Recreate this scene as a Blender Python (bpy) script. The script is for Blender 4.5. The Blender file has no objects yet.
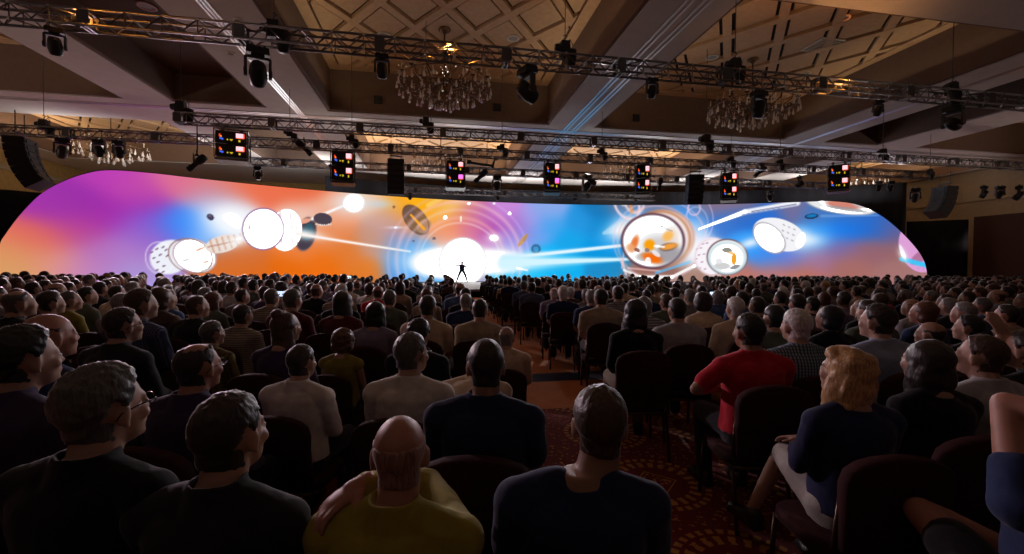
import bpy, math, random
import numpy as np
from math import sin, cos, tan, pi, radians, atan2, sqrt
from mathutils import Vector, Matrix, Euler, noise

SC = bpy.context.scene
COL = SC.collection
random.seed(7)

# ------------------------------------------------------------------ camera
F, EYE = 440.0, 1.64
YAW, PIT, ROL = radians(10.05), radians(1.33), radians(.25)
FW = Vector((sin(YAW)*cos(PIT), cos(YAW)*cos(PIT), -sin(PIT)))
R0 = Vector((cos(YAW), -sin(YAW), 0)); U0 = R0.cross(FW)
RT = R0*cos(ROL) + U0*sin(ROL); UP = U0*cos(ROL) - R0*sin(ROL)
ORI = Vector((0, 0, EYE))
def ray(x, y): return RT*((x-512)/F) + UP*((277-y)/F) + FW
def at_depth(x, y, d): return ORI + ray(x, y)*d
def at_y(x, y, Y): r = ray(x, y); return ORI + r*(Y/r.y)
def at_z(x, y, z): r = ray(x, y); return ORI + r*((z-EYE)/r.z)
def proj(p):
    q = Vector(p) - ORI; z = q.dot(FW)
    return (512 + F*q.dot(RT)/z, 277 - F*q.dot(UP)/z, z)
cd = bpy.data.cameras.new('camera'); cam = bpy.data.objects.new('camera', cd); COL.objects.link(cam)
cd.sensor_width = 36; cd.lens = 36*F/1024; cd.clip_end = 200; cd.clip_start = .05
M3 = Matrix((RT, UP, -FW)).transposed()
cam.matrix_world = Matrix.Translation(ORI) @ M3.to_4x4()
SC.camera = cam
S = 1.25                       # size of the hall
def SZ(z): return EYE + (z-EYE)*S

# ------------------------------------------------------------------ materials
MATS = {}
def lin(c): return tuple(((v/255.)/12.92 if v/255. <= .04045 else ((v/255.+.055)/1.055)**2.4) for v in c)
def mat(name, col=(.5, .5, .5), rough=.6, metal=0., emit=None, es=1., spec=.4, sheen=0., noise_amt=0., noise_scale=30., bump=0.):
    if name in MATS: return MATS[name]
    m = bpy.data.materials.new(name); m.use_nodes = True
    nt = m.node_tree; b = nt.nodes['Principled BSDF']
    b.inputs['Base Color'].default_value = (*col, 1); b.inputs['Roughness'].default_value = rough
    b.inputs['Metallic'].default_value = metal; b.inputs['Specular IOR Level'].default_value = spec
    if sheen: b.inputs['Sheen Weight'].default_value = sheen
    if emit: b.inputs['Emission Color'].default_value = (*emit, 1); b.inputs['Emission Strength'].default_value = es
    if noise_amt or bump:
        tc = nt.nodes.new('ShaderNodeTexCoord'); n = nt.nodes.new('ShaderNodeTexNoise')
        n.inputs['Scale'].default_value = noise_scale; n.inputs['Detail'].default_value = 4
        nt.links.new(tc.outputs['Object'], n.inputs['Vector'])
        if noise_amt:
            r = nt.nodes.new('ShaderNodeValToRGB')
            r.color_ramp.elements[0].position = .3; r.color_ramp.elements[1].position = .7
            r.color_ramp.elements[0].color = (*[c*(1-noise_amt) for c in col], 1)
            r.color_ramp.elements[1].color = (*[min(1, c*(1+noise_amt)) for c in col], 1)
            nt.links.new(n.outputs['Fac'], r.inputs['Fac']); nt.links.new(r.outputs['Color'], b.inputs['Base Color'])
        if bump:
            bp = nt.nodes.new('ShaderNodeBump'); bp.inputs['Strength'].default_value = bump; bp.inputs['Distance'].default_value = .02
            nt.links.new(n.outputs['Fac'], bp.inputs['Height']); nt.links.new(bp.outputs['Normal'], b.inputs['Normal'])
    MATS[name] = m
    return m
def cloth(name, col, rough=.85): return mat('cloth_'+name, col, rough, spec=.15, sheen=.15, noise_amt=.15, noise_scale=14, bump=.25)
def stripes(name, c1, c2, scale, plaid=False, c3=None):
    key = 'cloth_'+name
    if key in MATS: return MATS[key]
    m = mat(key, c1, .85, spec=.15); nt = m.node_tree; b = nt.nodes['Principled BSDF']
    tc = nt.nodes.new('ShaderNodeTexCoord')
    def wv(direction, sc):
        w = nt.nodes.new('ShaderNodeTexWave'); w.wave_type = 'BANDS'; w.bands_direction = direction; w.inputs['Scale'].default_value = sc
        w.inputs['Distortion'].default_value = .4
        nt.links.new(tc.outputs['Object'], w.inputs['Vector'])
        r = nt.nodes.new('ShaderNodeValToRGB'); r.color_ramp.elements[0].position = .42; r.color_ramp.elements[1].position = .58
        nt.links.new(w.outputs['Fac'], r.inputs['Fac']); return r.outputs['Color']
    mx = nt.nodes.new('ShaderNodeMixRGB'); mx.inputs[1].default_value = (*c1, 1); mx.inputs[2].default_value = (*c2, 1)
    nt.links.new(wv('Z', scale), mx.inputs[0]); last = mx.outputs[0]
    if plaid:
        m2 = nt.nodes.new('ShaderNodeMixRGB'); m2.inputs[2].default_value = (*(c3 or c2), 1)
        nt.links.new(last, m2.inputs[1]); nt.links.new(wv('X', scale), m2.inputs[0]); last = m2.outputs[0]
    nt.links.new(last, b.inputs['Base Color'])
    return m

# ------------------------------------------------------------------ mesh builder
class MB:
    def __init__(s): s.v = []; s.f = []; s.m = []
    def add(s, vs, fs, mi=0):
        b = len(s.v); s.v += [tuple(v) for v in vs]
        for f in fs: s.f.append(tuple(b+i for i in f)); s.m.append(mi)
        return s
    def box(s, c, d, rot=None, mi=0, taper=1.):
        c = Vector(c); vs = []
        for z in (-.5, .5):
            t = taper if z > 0 else 1.
            for x, y in ((-.5, -.5), (.5, -.5), (.5, .5), (-.5, .5)):
                p = Vector((x*d[0]*t, y*d[1]*t, z*d[2]))
                if rot is not None: p = rot @ p
                vs.append(c+p)
        return s.add(vs, [(3, 2, 1, 0), (4, 5, 6, 7), (0, 1, 5, 4), (1, 2, 6, 5), (2, 3, 7, 6), (3, 0, 4, 7)], mi)
    def bar(s, p0, p1, w, h, mi=0):
        p0 = Vector(p0); p1 = Vector(p1); d = p1-p0; q = d.to_track_quat('Y', 'Z').to_matrix()
        return s.box((p0+p1)/2, (w, d.length, h), q, mi)
    def cyl(s, p0, p1, r0, r1=None, n=10, mi=0, cap=True):
        r1 = r0 if r1 is None else r1
        p0 = Vector(p0); p1 = Vector(p1); d = p1-p0
        if d.length < 1e-6: return s
        q = d.to_track_quat('Z', 'Y').to_matrix(); vs = []
        for p, r in ((p0, r0), (p1, r1)):
            for i in range(n): a = 2*pi*i/n; vs.append(p + q @ Vector((r*cos(a), r*sin(a), 0)))
        fs = [(i, (i+1) % n, n+(i+1) % n, n+i) for i in range(n)]
        if cap: fs += [tuple(range(n-1, -1, -1)), tuple(range(n, 2*n))]
        return s.add(vs, fs, mi)
    def ell(s, c, r, rot=None, nu=14, nv=9, mi=0, fn=None):
        c = Vector(c); r = (r, r, r) if isinstance(r, (int, float)) else r
        vs = []
        def P(th, ph):
            p = Vector((r[0]*cos(ph)*cos(th), r[1]*cos(ph)*sin(th), r[2]*sin(ph)))
            if fn: p = fn(p)
            return c + (rot @ p if rot is not None else p)
        vs.append(P(0, -pi/2))
        for j in range(1, nv):
            for i in range(nu): vs.append(P(2*pi*i/nu, -pi/2+pi*j/nv))
        vs.append(P(0, pi/2)); fs = []
        for i in range(nu): fs.append((0, 1+(i+1) % nu, 1+i))
        for j in range(nv-2):
            b = 1+j*nu
            for i in range(nu): fs.append((b+i, b+(i+1) % nu, b+nu+(i+1) % nu, b+nu+i))
        b = 1+(nv-2)*nu; t = len(vs)-1
        for i in range(nu): fs.append((b+i, b+(i+1) % nu, t))
        return s.add(vs, fs, mi)
    def rc(s, p0, p1, r0, r1, n=12, mi=0):
        s.cyl(p0, p1, r0, r1, n, mi); s.ell(p0, r0, None, n, 8, mi); s.ell(p1, r1, None, n, 8, mi); return s
    def chain(s, pts, n=12, mi=0):
        for (a, ra), (b, rb) in zip(pts, pts[1:]): s.rc(a, b, ra, rb, n, mi)
        return s
    def loft(s, rings, mi=0, cap=True):
        n = len(rings[0]); vs = [p for r in rings for p in r]; fs = []
        for k in range(len(rings)-1):
            for i in range(n): fs.append((k*n+i, k*n+(i+1) % n, (k+1)*n+(i+1) % n, (k+1)*n+i))
        if cap: fs += [tuple(range(n-1, -1, -1)), tuple(range((len(rings)-1)*n, len(rings)*n))]
        return s.add(vs, fs, mi)
    def lathe(s, prof, n=20, c=(0, 0, 0), rot=None, mi=0):
        c = Vector(c); rings = []
        for r, z in prof:
            ring = []
            for i in range(n):
                a = 2*pi*i/n; p = Vector((r*cos(a), r*sin(a), z)); ring.append(c + (rot @ p if rot is not None else p))
            rings.append(ring)
        return s.loft(rings, mi)
    def tube(s, pts, r, n=8, mi=0):
        pts = [Vector(p) for p in pts]; rings = []
        for k, p in enumerate(pts):
            d = (pts[min(k+1, len(pts)-1)]-pts[max(k-1, 0)]).normalized(); q = d.to_track_quat('Z', 'Y').to_matrix()
            rr = r[k] if isinstance(r, (list, tuple)) else r
            rings.append([p + q @ Vector((rr*cos(2*pi*i/n), rr*sin(2*pi*i/n), 0)) for i in range(n)])
        return s.loft(rings, mi)
    def mesh(s, name, mats=(), smooth=False):
        me = bpy.data.meshes.new(name); me.from_pydata(s.v, [], s.f)
        for m in mats: me.materials.append(m)
        if len(mats) > 1: me.polygons.foreach_set('material_index', s.m)
        if smooth: me.polygons.foreach_set('use_smooth', [True]*len(me.polygons))
        me.update(); return me
    def build(s, name, mats, parent=None, smooth=False, loc=None, rz=0):
        if not isinstance(mats, (list, tuple)): mats = [mats]
        return link(name, s.mesh(name, mats, smooth), parent, loc, rz)
def link(name, me, parent=None, loc=None, rz=0):
    o = bpy.data.objects.new(name, me); COL.objects.link(o)
    if parent is not None: o.parent = parent
    if loc is not None: o.location = loc
    if rz: o.rotation_euler.z = rz
    return o
def tag(o, label=None, cat=None, group=None, kind=None):
    if label: o['label'] = label
    if cat: o['category'] = cat
    if group: o['group'] = group
    if kind: o['kind'] = kind
    return o
def thing(name, label, cat, loc=(0, 0, 0), rz=0, group=None, rot=None):
    o = bpy.data.objects.new(name, None); COL.objects.link(o); o.location = loc
    o.empty_display_size = .1
    o.rotation_euler = rot if rot is not None else (0, 0, rz)
    return tag(o, label, cat, group)
def struct(name, mb, mats, smooth=False): return tag(mb.build(name, mats, None, smooth), kind='structure')
WORK = bpy.data.scenes.new('workshop')          # skins are grown in a scene of their own, removed at the end
def remesh(mb, vox, name, smooth=4, wr=0., wscale=9., seed=0.):
    me = mb.mesh('raw'); o = bpy.data.objects.new('raw', me); WORK.collection.objects.link(o)
    r = o.modifiers.new('r', 'REMESH'); r.mode = 'VOXEL'; r.voxel_size = vox
    if smooth:
        q = o.modifiers.new('s', 'SMOOTH'); q.factor = .5; q.iterations = smooth
    WORK.view_layers[0].update(); dg = WORK.view_layers[0].depsgraph; ev = o.evaluated_get(dg)
    out = bpy.data.meshes.new_from_object(ev); out.name = name
    bpy.data.objects.remove(o); bpy.data.meshes.remove(me)
    out.polygons.foreach_set('use_smooth', [True]*len(out.polygons))
    if wr:
        off = Vector((seed*3.1, seed*1.7, seed)); n = len(out.vertices); co = np.empty(n*3); nr = np.empty(n*3)
        out.vertices.foreach_get('co', co); out.vertices.foreach_get('normal', nr); co = co.reshape(-1, 3); nr = nr.reshape(-1, 3)
        k = np.array([noise.noise(Vector((p[0]*wscale, p[1]*wscale, p[2]*wscale*1.5))+off)+.5*noise.noise(Vector(p)*wscale*2.6+off) for p in co.tolist()])
        out.vertices.foreach_set('co', (co+nr*(k*wr)[:, None]).ravel())
    out.update(); return out

BACKDROP=[(-24.5,1.25,215,160,100),(-23.5,2.61,225,105,90),(-24.1,1.9,220,150,95),(-23.0,4.05,165,55,170),(-21.5,5.27,188,62,180),(-21.5,3.78,165,45,170),(-22.4,4.31,150,45,165),(-22.4,3.08,185,70,150),(-20.5,4.97,200,80,170),(-20.3,4.32,165,50,175),(-19.1,5.37,222,112,150),(-18.1,5.25,228,115,120),(-17.1,5.37,235,118,90),(-13.9,5.6,235,108,70),(-15.7,5.62,236,112,78),(-21.8,2.06,180,110,190),(-20.8,2.3,180,130,200),(-23.0,1.63,225,150,140),(-22.1,1.35,190,130,195),(-20.9,1.34,170,150,215),(-20.0,3.46,120,95,215),(-19.3,3.5,65,130,245),(-18.7,3.68,55,140,250),(-20.2,2.77,150,115,210),(-17.8,4.56,150,190,250),(-17.7,4.91,190,160,190),(-17.2,4.18,225,240,255),(-18.1,3.1,120,180,250),(-20.5,3.11,160,85,195),(-16.7,1.42,215,110,40),(-16.7,2.02,210,115,70),(-16.3,1.17,222,105,25),(-12.4,4.58,240,165,130),(-12.4,3.36,232,140,90),(-12.9,1.69,238,112,18),(-14.4,1.42,232,106,12),(-10.3,1.42,226,122,40),(-10.1,2.87,200,150,130),(-9.2,4.48,205,160,150),(-11.6,2.43,226,122,50),(-13.7,4.38,240,200,185),(-13.9,2.49,235,130,70),(-8.8,2.49,150,160,190),(-8.5,1.42,85,150,230),(-8.1,2.62,45,150,245),(-8.2,1.72,40,150,245),(-8.3,3.51,180,150,175),(-8.7,5.4,250,168,40),(-10.0,5.6,240,190,150),(-7.3,5.3,255,180,15),(-7.8,4.31,245,150,60),(-6.1,5.12,242,158,50),(-5.1,4.92,232,140,100),(-5.8,4.02,245,150,110),(-4.2,5.33,215,130,140),(-4.2,4.26,220,120,150),(-3.3,4.93,190,105,185),(-2.8,3.99,180,80,175),(-2.0,5.29,205,140,220),(-1.6,4.34,180,110,200),(-1.0,4.03,170,120,210),(-0.3,4.69,165,160,235),(0.0,3.72,110,165,240),(1.0,4.39,70,165,240),(0.9,5.37,140,170,235),(3.1,4.62,40,150,225),(4.4,5.43,25,120,185),(4.5,4.24,20,140,210),(4.4,2.78,5,150,225),(2.4,3.43,25,165,235),(1.7,1.77,15,175,240),(-0.3,1.57,20,190,250),(5.1,1.59,30,140,200),(0.7,2.23,10,180,250),(-1.3,3.37,150,150,235),(5.0,3.45,40,160,240),(5.6,5.9,110,120,150),(6.1,4.65,80,170,240),(7.1,0.93,160,112,100),(8.4,0.94,150,105,95),(10.3,5.23,60,150,240),(10.3,4.24,170,210,250),(11.0,1.35,170,130,115),(11.0,2.47,210,220,240),(12.1,5.72,140,112,132),(13.6,5.82,150,112,122),(12.2,4.75,60,120,210),(13.7,5.04,45,110,205),(14.8,5.02,35,110,215),(14.0,3.11,60,160,250),(14.9,2.27,60,140,245),(16.3,2.27,100,125,220),(16.2,5.54,120,110,150),(17.1,3.08,130,190,245),(17.9,3.63,60,160,250),(19.1,3.96,20,122,240),(20.4,4.05,30,110,215),(21.2,4.14,70,100,175),(21.8,3.77,110,95,140),(17.8,5.11,70,120,190),(19.4,4.8,60,110,190),(13.7,1.17,190,118,105),(15.2,1.38,190,118,112),(16.8,1.39,190,112,90),(17.6,2.27,165,115,150),(19.4,1.78,168,108,102),(21.8,1.43,165,115,112),(22.0,2.72,150,102,105),(20.4,2.74,150,100,112),(18.9,2.87,130,105,160),(22.7,1.27,165,120,118),(10.9,5.88,130,108,130),(8.4,5.9,110,130,170)]
SHAPES=[
('G',-18.77,3.68,1.2,-0.0123,0.116,-1.64,(50,140,250),0.5,0),
('G',-17.17,4.08,0.923,-0.00828,0.11,-1.45,(255,255,255),0.85,0),
('G',-16.84,3.51,0.785,-0.00682,0.0727,-1.26,(255,255,255),0.8,0),
('E',-19.45,2.02,1.32,0.267,0.44,-1.24,(238,240,250),1,0.15),
('R',-19.82,1.97,1.93,0.385,0.476,-1.33,(255,255,255),0.5,0.05),
('E',-20.1,2.23,13.5,4.79,14.0,-22.5,(120,80,110),0.8,0.4),
('E',-19.92,2.38,13.3,4.76,14.0,-22.4,(120,80,110),0.8,0.4),
('E',-19.7,2.47,13.1,4.73,13.8,-22.2,(120,80,110),0.8,0.4),
('E',-20.03,1.97,13.5,4.78,13.7,-22.5,(120,80,110),0.8,0.4),
('E',-19.89,1.79,13.4,4.75,13.5,-22.3,(120,80,110),0.8,0.4),
('E',-19.68,1.61,13.2,4.72,13.1,-22.2,(120,80,110),0.8,0.4),
('E',-19.81,2.11,13.3,4.75,13.7,-22.3,(120,80,110),0.8,0.4),
('E',-19.56,2.07,13.1,4.71,13.4,-22.1,(120,80,110),0.8,0.4),
('E',-19.6,2.34,13.1,4.72,13.6,-22.2,(120,80,110),0.8,0.4),
('E',-19.93,1.42,13.5,4.76,13.2,-22.4,(120,80,110),0.8,0.4),
('E',-19.72,1.33,13.3,4.72,13.0,-22.2,(120,80,110),0.8,0.4),
('E',-18.51,2.09,1.11,-0.339,-0.529,-1.23,(255,255,255),1,0.06),
('R',-18.51,2.09,1.11,-0.339,-0.529,-1.23,(190,160,170),0.8,0.05),
('R',-18.67,2.08,1.1,-0.333,-0.517,-1.2,(150,110,100),0.9,0.035),
('E',-18.32,2.42,4.58,1.73,8.12,-13.7,(230,170,140),0.8,0.4),
('E',-18.09,1.81,6.74,1.97,7.35,-16.4,(220,160,120),0.8,0.4),
('E',-18.86,1.89,6.36,1.31,4.74,-13.8,(215,215,220),0.8,0.5),
('E',-18.13,1.42,6.22,0.843,3.11,-14.7,(210,210,215),0.8,0.5),
('E',-17.39,2.7,1.3,0.262,0.774,-2.34,(236,222,214),1,0.12),
('L',-17.92,2.87,-17.76,2.29,0.053,0.053,(200,140,110),0.6),
('L',-17.67,2.94,-17.52,2.37,0.053,0.054,(200,140,110),0.6),
('L',-17.43,3.01,-17.27,2.45,0.054,0.054,(200,140,110),0.6),
('L',-17.18,3.08,-17.02,2.54,0.054,0.055,(200,140,110),0.6),
('L',-16.93,3.15,-16.76,2.62,0.055,0.055,(200,140,110),0.6),
('L',-16.67,3.22,-16.5,2.7,0.055,0.055,(200,140,110),0.6),
('L',-18.0,2.53,-16.67,2.92,0.048,0.05,(180,120,100),0.6),
('G',-16.67,2.97,1.55,0.475,1.46,-3.14,(255,255,255),0.9,0),
('E',-13.63,3.36,1.98,-0.491,-0.262,-1.05,(70,62,74),1,0.06),
('R',-13.63,3.36,1.98,-0.491,-0.262,-1.05,(150,110,100),0.7,0.07),
('E',-13.53,3.48,3.94,-0.98,-0.488,-1.98,(40,92,110),0.8,0.4),
('E',-13.67,4.06,3.22,0.782,2.75,-7.81,(250,170,140),0.9,0.3),
('E',-14.59,3.53,1.32,-0.133,-0.0594,-0.897,(255,255,255),1,0.08),
('L',-14.87,4.51,-14.79,2.52,0.063,0.063,(225,195,200),0.6),
('L',-14.4,4.49,-14.27,2.54,0.063,0.064,(225,200,205),0.5),
('L',-14.11,4.3,-14.07,2.81,0.053,0.053,(220,190,190),0.5),
('E',-15.63,3.53,1.08,-0.00825,0.0512,-0.945,(255,255,255),1,0.03),
('R',-15.63,3.53,1.08,-0.00825,0.0512,-0.945,(140,100,150),0.95,0.035),
('E',-16.26,3.57,17.6,-0.144,0.474,-8.25,(230,150,110),0.9,0.4),
('G',-13.77,3.36,0.922,-0.123,-0.404,-3.68,(255,255,255),0.9,0),
('L',-14.02,3.35,-7.95,2.53,0.086,0.066,(255,255,255),1),
('L',-14.02,3.35,-7.95,2.53,0.214,0.12,(255,230,215),0.35),
('L',-13.32,4.19,-11.35,5.21,0.087,0.079,(255,255,255),1),
('L',-13.32,4.19,-11.35,5.21,0.217,0.169,(255,235,225),0.35),
('G',-11.24,5.22,0.842,-0.00327,0.108,-1.47,(235,245,255),0.8,0),
('E',-11.13,5.23,1.76,-0.00665,0.136,-1.86,(255,255,255),1,0.35),
('G',-9.69,5.27,1.26,-0.00318,0.23,-3.44,(180,220,255),0.5,0),
('E',-12.77,4.23,2.08,-0.28,-0.273,-3.0,(75,66,78),1,0.08),
('E',-13.12,3.92,28.3,-0.156,1.12,-20.4,(240,230,230),0.9,0.3),
('E',-13.02,3.91,28.2,-0.153,1.1,-20.3,(240,230,230),0.9,0.3),
('E',-12.91,3.89,28.1,-0.15,1.09,-20.3,(240,230,230),0.9,0.3),
('E',-12.81,3.88,28.0,-0.147,1.07,-20.2,(240,230,230),0.9,0.3),
('E',-12.7,3.89,27.9,-0.143,1.06,-20.2,(240,230,230),0.9,0.3),
('E',-12.59,3.91,27.7,-0.14,1.06,-20.1,(240,230,230),0.9,0.3),
('E',-12.48,3.94,27.6,-0.137,1.06,-20.1,(240,230,230),0.9,0.3),
('E',-12.37,3.96,27.5,-0.134,1.07,-20.1,(240,230,230),0.9,0.3),
('E',-17.89,3.98,5.61,-2.65,-3.59,-5.76,(70,62,88),1,0.15),
('E',-17.91,4.03,11.2,-5.3,-9.26,-14.9,(110,100,130),0.8,0.3),
('E',-7.59,4.44,1.27,1.02,0.638,-0.77,(128,92,62),1,0.05),
('E',-7.89,4.79,2.54,2.05,1.22,-1.46,(112,84,72),0.8,0.3),
('E',-7.11,4.1,1.57,1.27,1.77,-2.16,(180,130,105),0.9,0.3),
('L',-7.89,4.73,-7.11,3.92,0.096,0.158,(255,165,30),0.95),
('R',-7.59,4.44,1.27,1.02,0.638,-0.77,(90,62,60),0.7,0.06),
('G',-8.77,3.94,1.91,-0.00329,0.58,-14.1,(235,235,255),0.7,0),
('E',-8.77,3.94,10.7,-0.0185,0.58,-14.1,(255,255,255),1,0.3),
('E',-6.49,3.36,8.12,0.00202,0.275,-10.2,(90,70,80),0.9,0.08),
('E',-8.89,5.15,10.8,-0.0197,0.647,-10.6,(150,100,70),0.9,0.08),
('E',-7.74,3.17,11.9,-0.00987,0.372,-13.8,(100,80,90),0.9,0.08),
('G',-5.38,5.46,0.484,0.357,0.979,-1.32,(255,225,120),0.5,0),
('L',-6.86,5.38,-6.12,5.79,0.243,0.245,(255,235,150),0.45),
('R',-4.8,2.05,0.254,0.00043,0.00246,-0.275,(255,205,215),0.42,0.035),
('R',-4.8,2.05,0.286,0.000484,0.00285,-0.319,(255,215,225),0.3,0.03),
('R',-4.8,2.05,0.357,0.000606,0.00339,-0.38,(255,190,180),0.4,0.05),
('R',-4.8,2.05,0.393,0.000666,0.00385,-0.431,(255,225,215),0.45,0.03),
('R',-4.8,2.05,0.225,0.000381,0.00216,-0.242,(220,200,255),0.25,0.02),
('G',-7.04,1.91,0.684,-0.000155,0.00663,-0.82,(40,170,255),0.6,0),
('G',-5.06,1.99,0.343,0.000508,0.0083,-1.0,(255,255,255),1.0,0),
('G',-5.18,1.92,0.396,0.000542,0.00872,-1.14,(255,255,255),1.0,0),
('G',-2.93,2.07,0.383,0.00125,0.0107,-1.3,(255,255,255),0.95,0),
('G',-1.95,1.95,0.291,0.00119,0.0131,-1.94,(255,255,255),0.9,0),
('E',-5.37,1.86,0.397,0.00048,0.00695,-1.0,(255,255,255),1,0.35),
('E',-3.19,1.94,0.384,0.00117,0.00926,-1.31,(255,255,255),1,0.6),
('E',-4.67,1.93,0.668,0.0012,0.00497,-0.663,(255,255,255),1,0.06),
('R',-4.67,1.93,0.668,0.0012,0.00497,-0.663,(228,222,228),0.9,0.035),
('E',-2.68,3.48,3.28,-0.579,-0.73,-4.82,(255,255,255),1,0.5),
('E',-5.81,4.67,8.44,0.00704,0.424,-10.1,(255,255,255),1,0.08),
('E',-4.81,4.62,13.1,0.0223,0.202,-5.34,(255,240,220),0.9,0.08),
('E',-1.66,5.07,9.46,0.041,0.345,-11.1,(255,255,255),1,0.08),
('E',-4.3,5.61,10.4,0.0222,0.744,-16.0,(255,255,255),1,0.08),
('E',-2.68,5.68,10.9,0.0381,0.631,-15.7,(255,255,255),0.9,0.08),
('G',-2.68,3.48,1.7,0.00592,0.0537,-2.61,(255,255,255),0.6,0),
('E',-0.76,3.38,5.45,-4.29,-1.13,-1.52,(205,160,110),1,0.15),
('L',-0.69,3.38,-0.49,3.71,0.195,0.13,(160,130,110),0.5),
('R',0.11,2.81,4.15,0.0239,0.0477,-4.25,(45,90,130),0.9,0.35),
('E',0.05,2.81,5.74,0.0328,0.0665,-5.89,(60,140,200),0.7,0.08),
('L',-1.95,2.2,6.55,3.16,0.193,0.133,(255,255,255),1),
('L',-1.95,2.2,6.55,3.16,0.451,0.199,(190,235,255),0.45),
('L',-1.95,1.88,6.56,2.19,0.451,0.106,(255,255,255),1),
('L',-1.95,1.88,6.56,2.19,0.903,0.2,(170,235,255),0.5),
('L',-1.15,1.56,-0.48,1.42,0.084,0.085,(255,255,255),0.9),
('L',6.42,3.16,7.74,3.33,0.199,0.133,(255,255,255),1),
('L',6.43,2.23,7.09,2.26,0.166,0.133,(255,255,255),1),
('G',5.88,4.12,0.881,0.331,0.521,-1.41,(255,255,255),0.95,0),
('L',6.27,4.52,4.68,3.91,1.061,0.199,(255,255,255),0.4),
('R',6.19,5.77,1.12,0.8,0.58,-0.819,(255,225,235),0.85,0.12),
('R',6.66,5.97,1.46,0.856,0.69,-1.18,(255,215,215),0.8,0.16),
('L',6.39,5.91,6.53,5.31,0.198,0.199,(230,150,80),0.8),
('E',5.99,6.1,3.01,0.0309,0.011,-2.52,(255,255,255),0.7,0.5),
('R',8.32,3.46,0.334,0.00397,8.48e-05,-0.378,(235,200,225),0.4,0.025),
('R',8.19,3.26,0.378,-0.0611,-0.0717,-0.403,(240,190,190),0.45,0.03),
('R',10.92,4.89,1.23,0.139,0.0713,-0.723,(225,205,250),0.5,0.05),
('R',10.54,5.55,2.65,0.0354,-0.029,-2.18,(240,200,225),0.7,0.16),
('R',10.67,4.5,1.33,0.0178,-0.00798,-0.897,(200,220,255),0.4,0.06),
('L',5.9,1.99,6.18,1.19,0.16,0.133,(250,215,215),0.7),
('L',6.04,1.46,7.11,1.0,0.133,0.133,(255,255,255),0.8),
('L',7.11,1.0,9.19,1.01,0.16,0.199,(255,255,255),0.85),
('L',9.19,1.01,10.59,1.74,0.166,0.165,(255,255,255),0.9),
('L',10.59,1.74,11.33,2.01,0.165,0.098,(255,255,255),0.85),
('L',6.03,2.79,5.91,1.59,0.106,0.107,(240,195,205),0.6),
('G',7.77,0.87,0.693,0.00795,0.0249,-4.29,(255,255,255),0.7,0),
('L',6.3,1.59,8.41,1.4,0.093,0.093,(250,200,200),0.6),
('L',8.15,1.27,10.33,2.01,0.146,0.145,(90,190,255),0.7),
('G',10.57,3.06,0.794,0.0106,-0.00213,-1.09,(255,255,255),0.8,0),
('E',8.65,3.59,0.533,0.00644,-0.000385,-0.55,(246,232,232),1,0.06),
('R',8.65,3.59,0.533,0.00644,-0.000385,-0.55,(215,160,140),0.7,0.06),
('R',8.39,3.52,0.522,0.00622,-2.63e-05,-0.549,(190,125,80),0.75,0.06),
('E',7.9,3.39,0.494,0.00572,0.000617,-0.559,(255,255,255),1,0.03),
('R',7.9,3.39,0.494,0.00572,0.000617,-0.559,(95,60,75),0.95,0.05),
('E',8.53,2.8,0.745,-0.186,-0.283,-1.04,(170,162,168),0.55,0.9),
('E',8.92,2.47,1.07,0.292,0.505,-1.82,(120,116,124),0.5,0.9),
('E',9.16,3.72,2.22,0.0276,-0.00354,-1.68,(235,215,205),0.7,0.9),
('E',8.91,3.0,1.7,0.312,0.675,-3.71,(80,76,84),0.8,0.5),
('E',7.75,2.33,1.09,0.0125,0.00969,-3.01,(160,150,150),0.6,0.5),
('E',6.72,3.26,4.18,-1.47,-0.683,-1.89,(235,125,60),1,1.0),
('E',6.49,2.92,2.58,-2.12,-2.41,-2.91,(240,165,110),0.9,1.0),
('E',6.89,2.79,4.38,-2.46,-3.76,-6.56,(120,70,60),0.8,0.4),
('E',7.71,3.13,2.78,0.0318,0.00517,-2.74,(250,160,10),1,0.8),
('E',7.55,2.79,6.1,0.0691,0.0198,-7.53,(140,120,120),0.9,0.08),
('E',7.88,2.26,1.46,-0.449,-1.04,-3.19,(245,110,15),1,0.9),
('E',7.62,2.06,5.08,0.0578,0.014,-3.76,(255,255,255),0.9,0.08),
('E',8.14,2.56,2.52,-1.7,-3.98,-5.66,(240,235,240),0.9,0.4),
('E',8.9,3.72,1.98,1.65,2.21,-2.55,(250,185,90),0.95,1.0),
('E',8.98,3.03,1.78,0.392,1.08,-4.92,(250,160,60),0.95,1.0),
('L',8.07,3.06,8.65,3.0,0.146,0.093,(255,255,255),0.9),
('E',8.51,4.35,5.42,-0.873,-3.39,-18.7,(150,150,150),0.8,0.4),
('L',8.64,4.25,9.16,4.05,0.053,0.053,(150,150,150),0.6),
('G',10.95,2.4,1.33,0.0181,0.00149,-1.9,(255,255,255),0.8,0),
('E',11.7,2.4,0.953,0.0134,0.000198,-0.826,(250,244,250),1,0.08),
('E',10.76,2.86,9.63,2.59,5.13,-18.3,(190,150,180),0.8,0.4),
('E',11.01,2.93,9.67,2.6,5.14,-18.3,(190,150,180),0.8,0.4),
('E',10.89,2.47,9.64,2.59,5.18,-18.3,(190,150,180),0.8,0.4),
('E',10.71,2.21,9.6,2.59,5.18,-18.3,(190,150,180),0.8,0.4),
('E',11.08,2.01,9.66,2.59,5.23,-18.3,(190,150,180),0.8,0.4),
('E',10.96,1.61,9.63,2.59,5.26,-18.3,(190,150,180),0.8,0.4),
('E',11.28,1.55,9.69,2.6,5.29,-18.3,(190,150,180),0.8,0.4),
('E',11.2,2.53,9.7,2.6,5.19,-18.3,(190,150,180),0.8,0.4),
('E',11.38,3.25,9.74,2.61,5.14,-18.4,(190,150,180),0.8,0.4),
('E',11.13,3.19,9.7,2.6,5.13,-18.3,(190,150,180),0.8,0.4),
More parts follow.
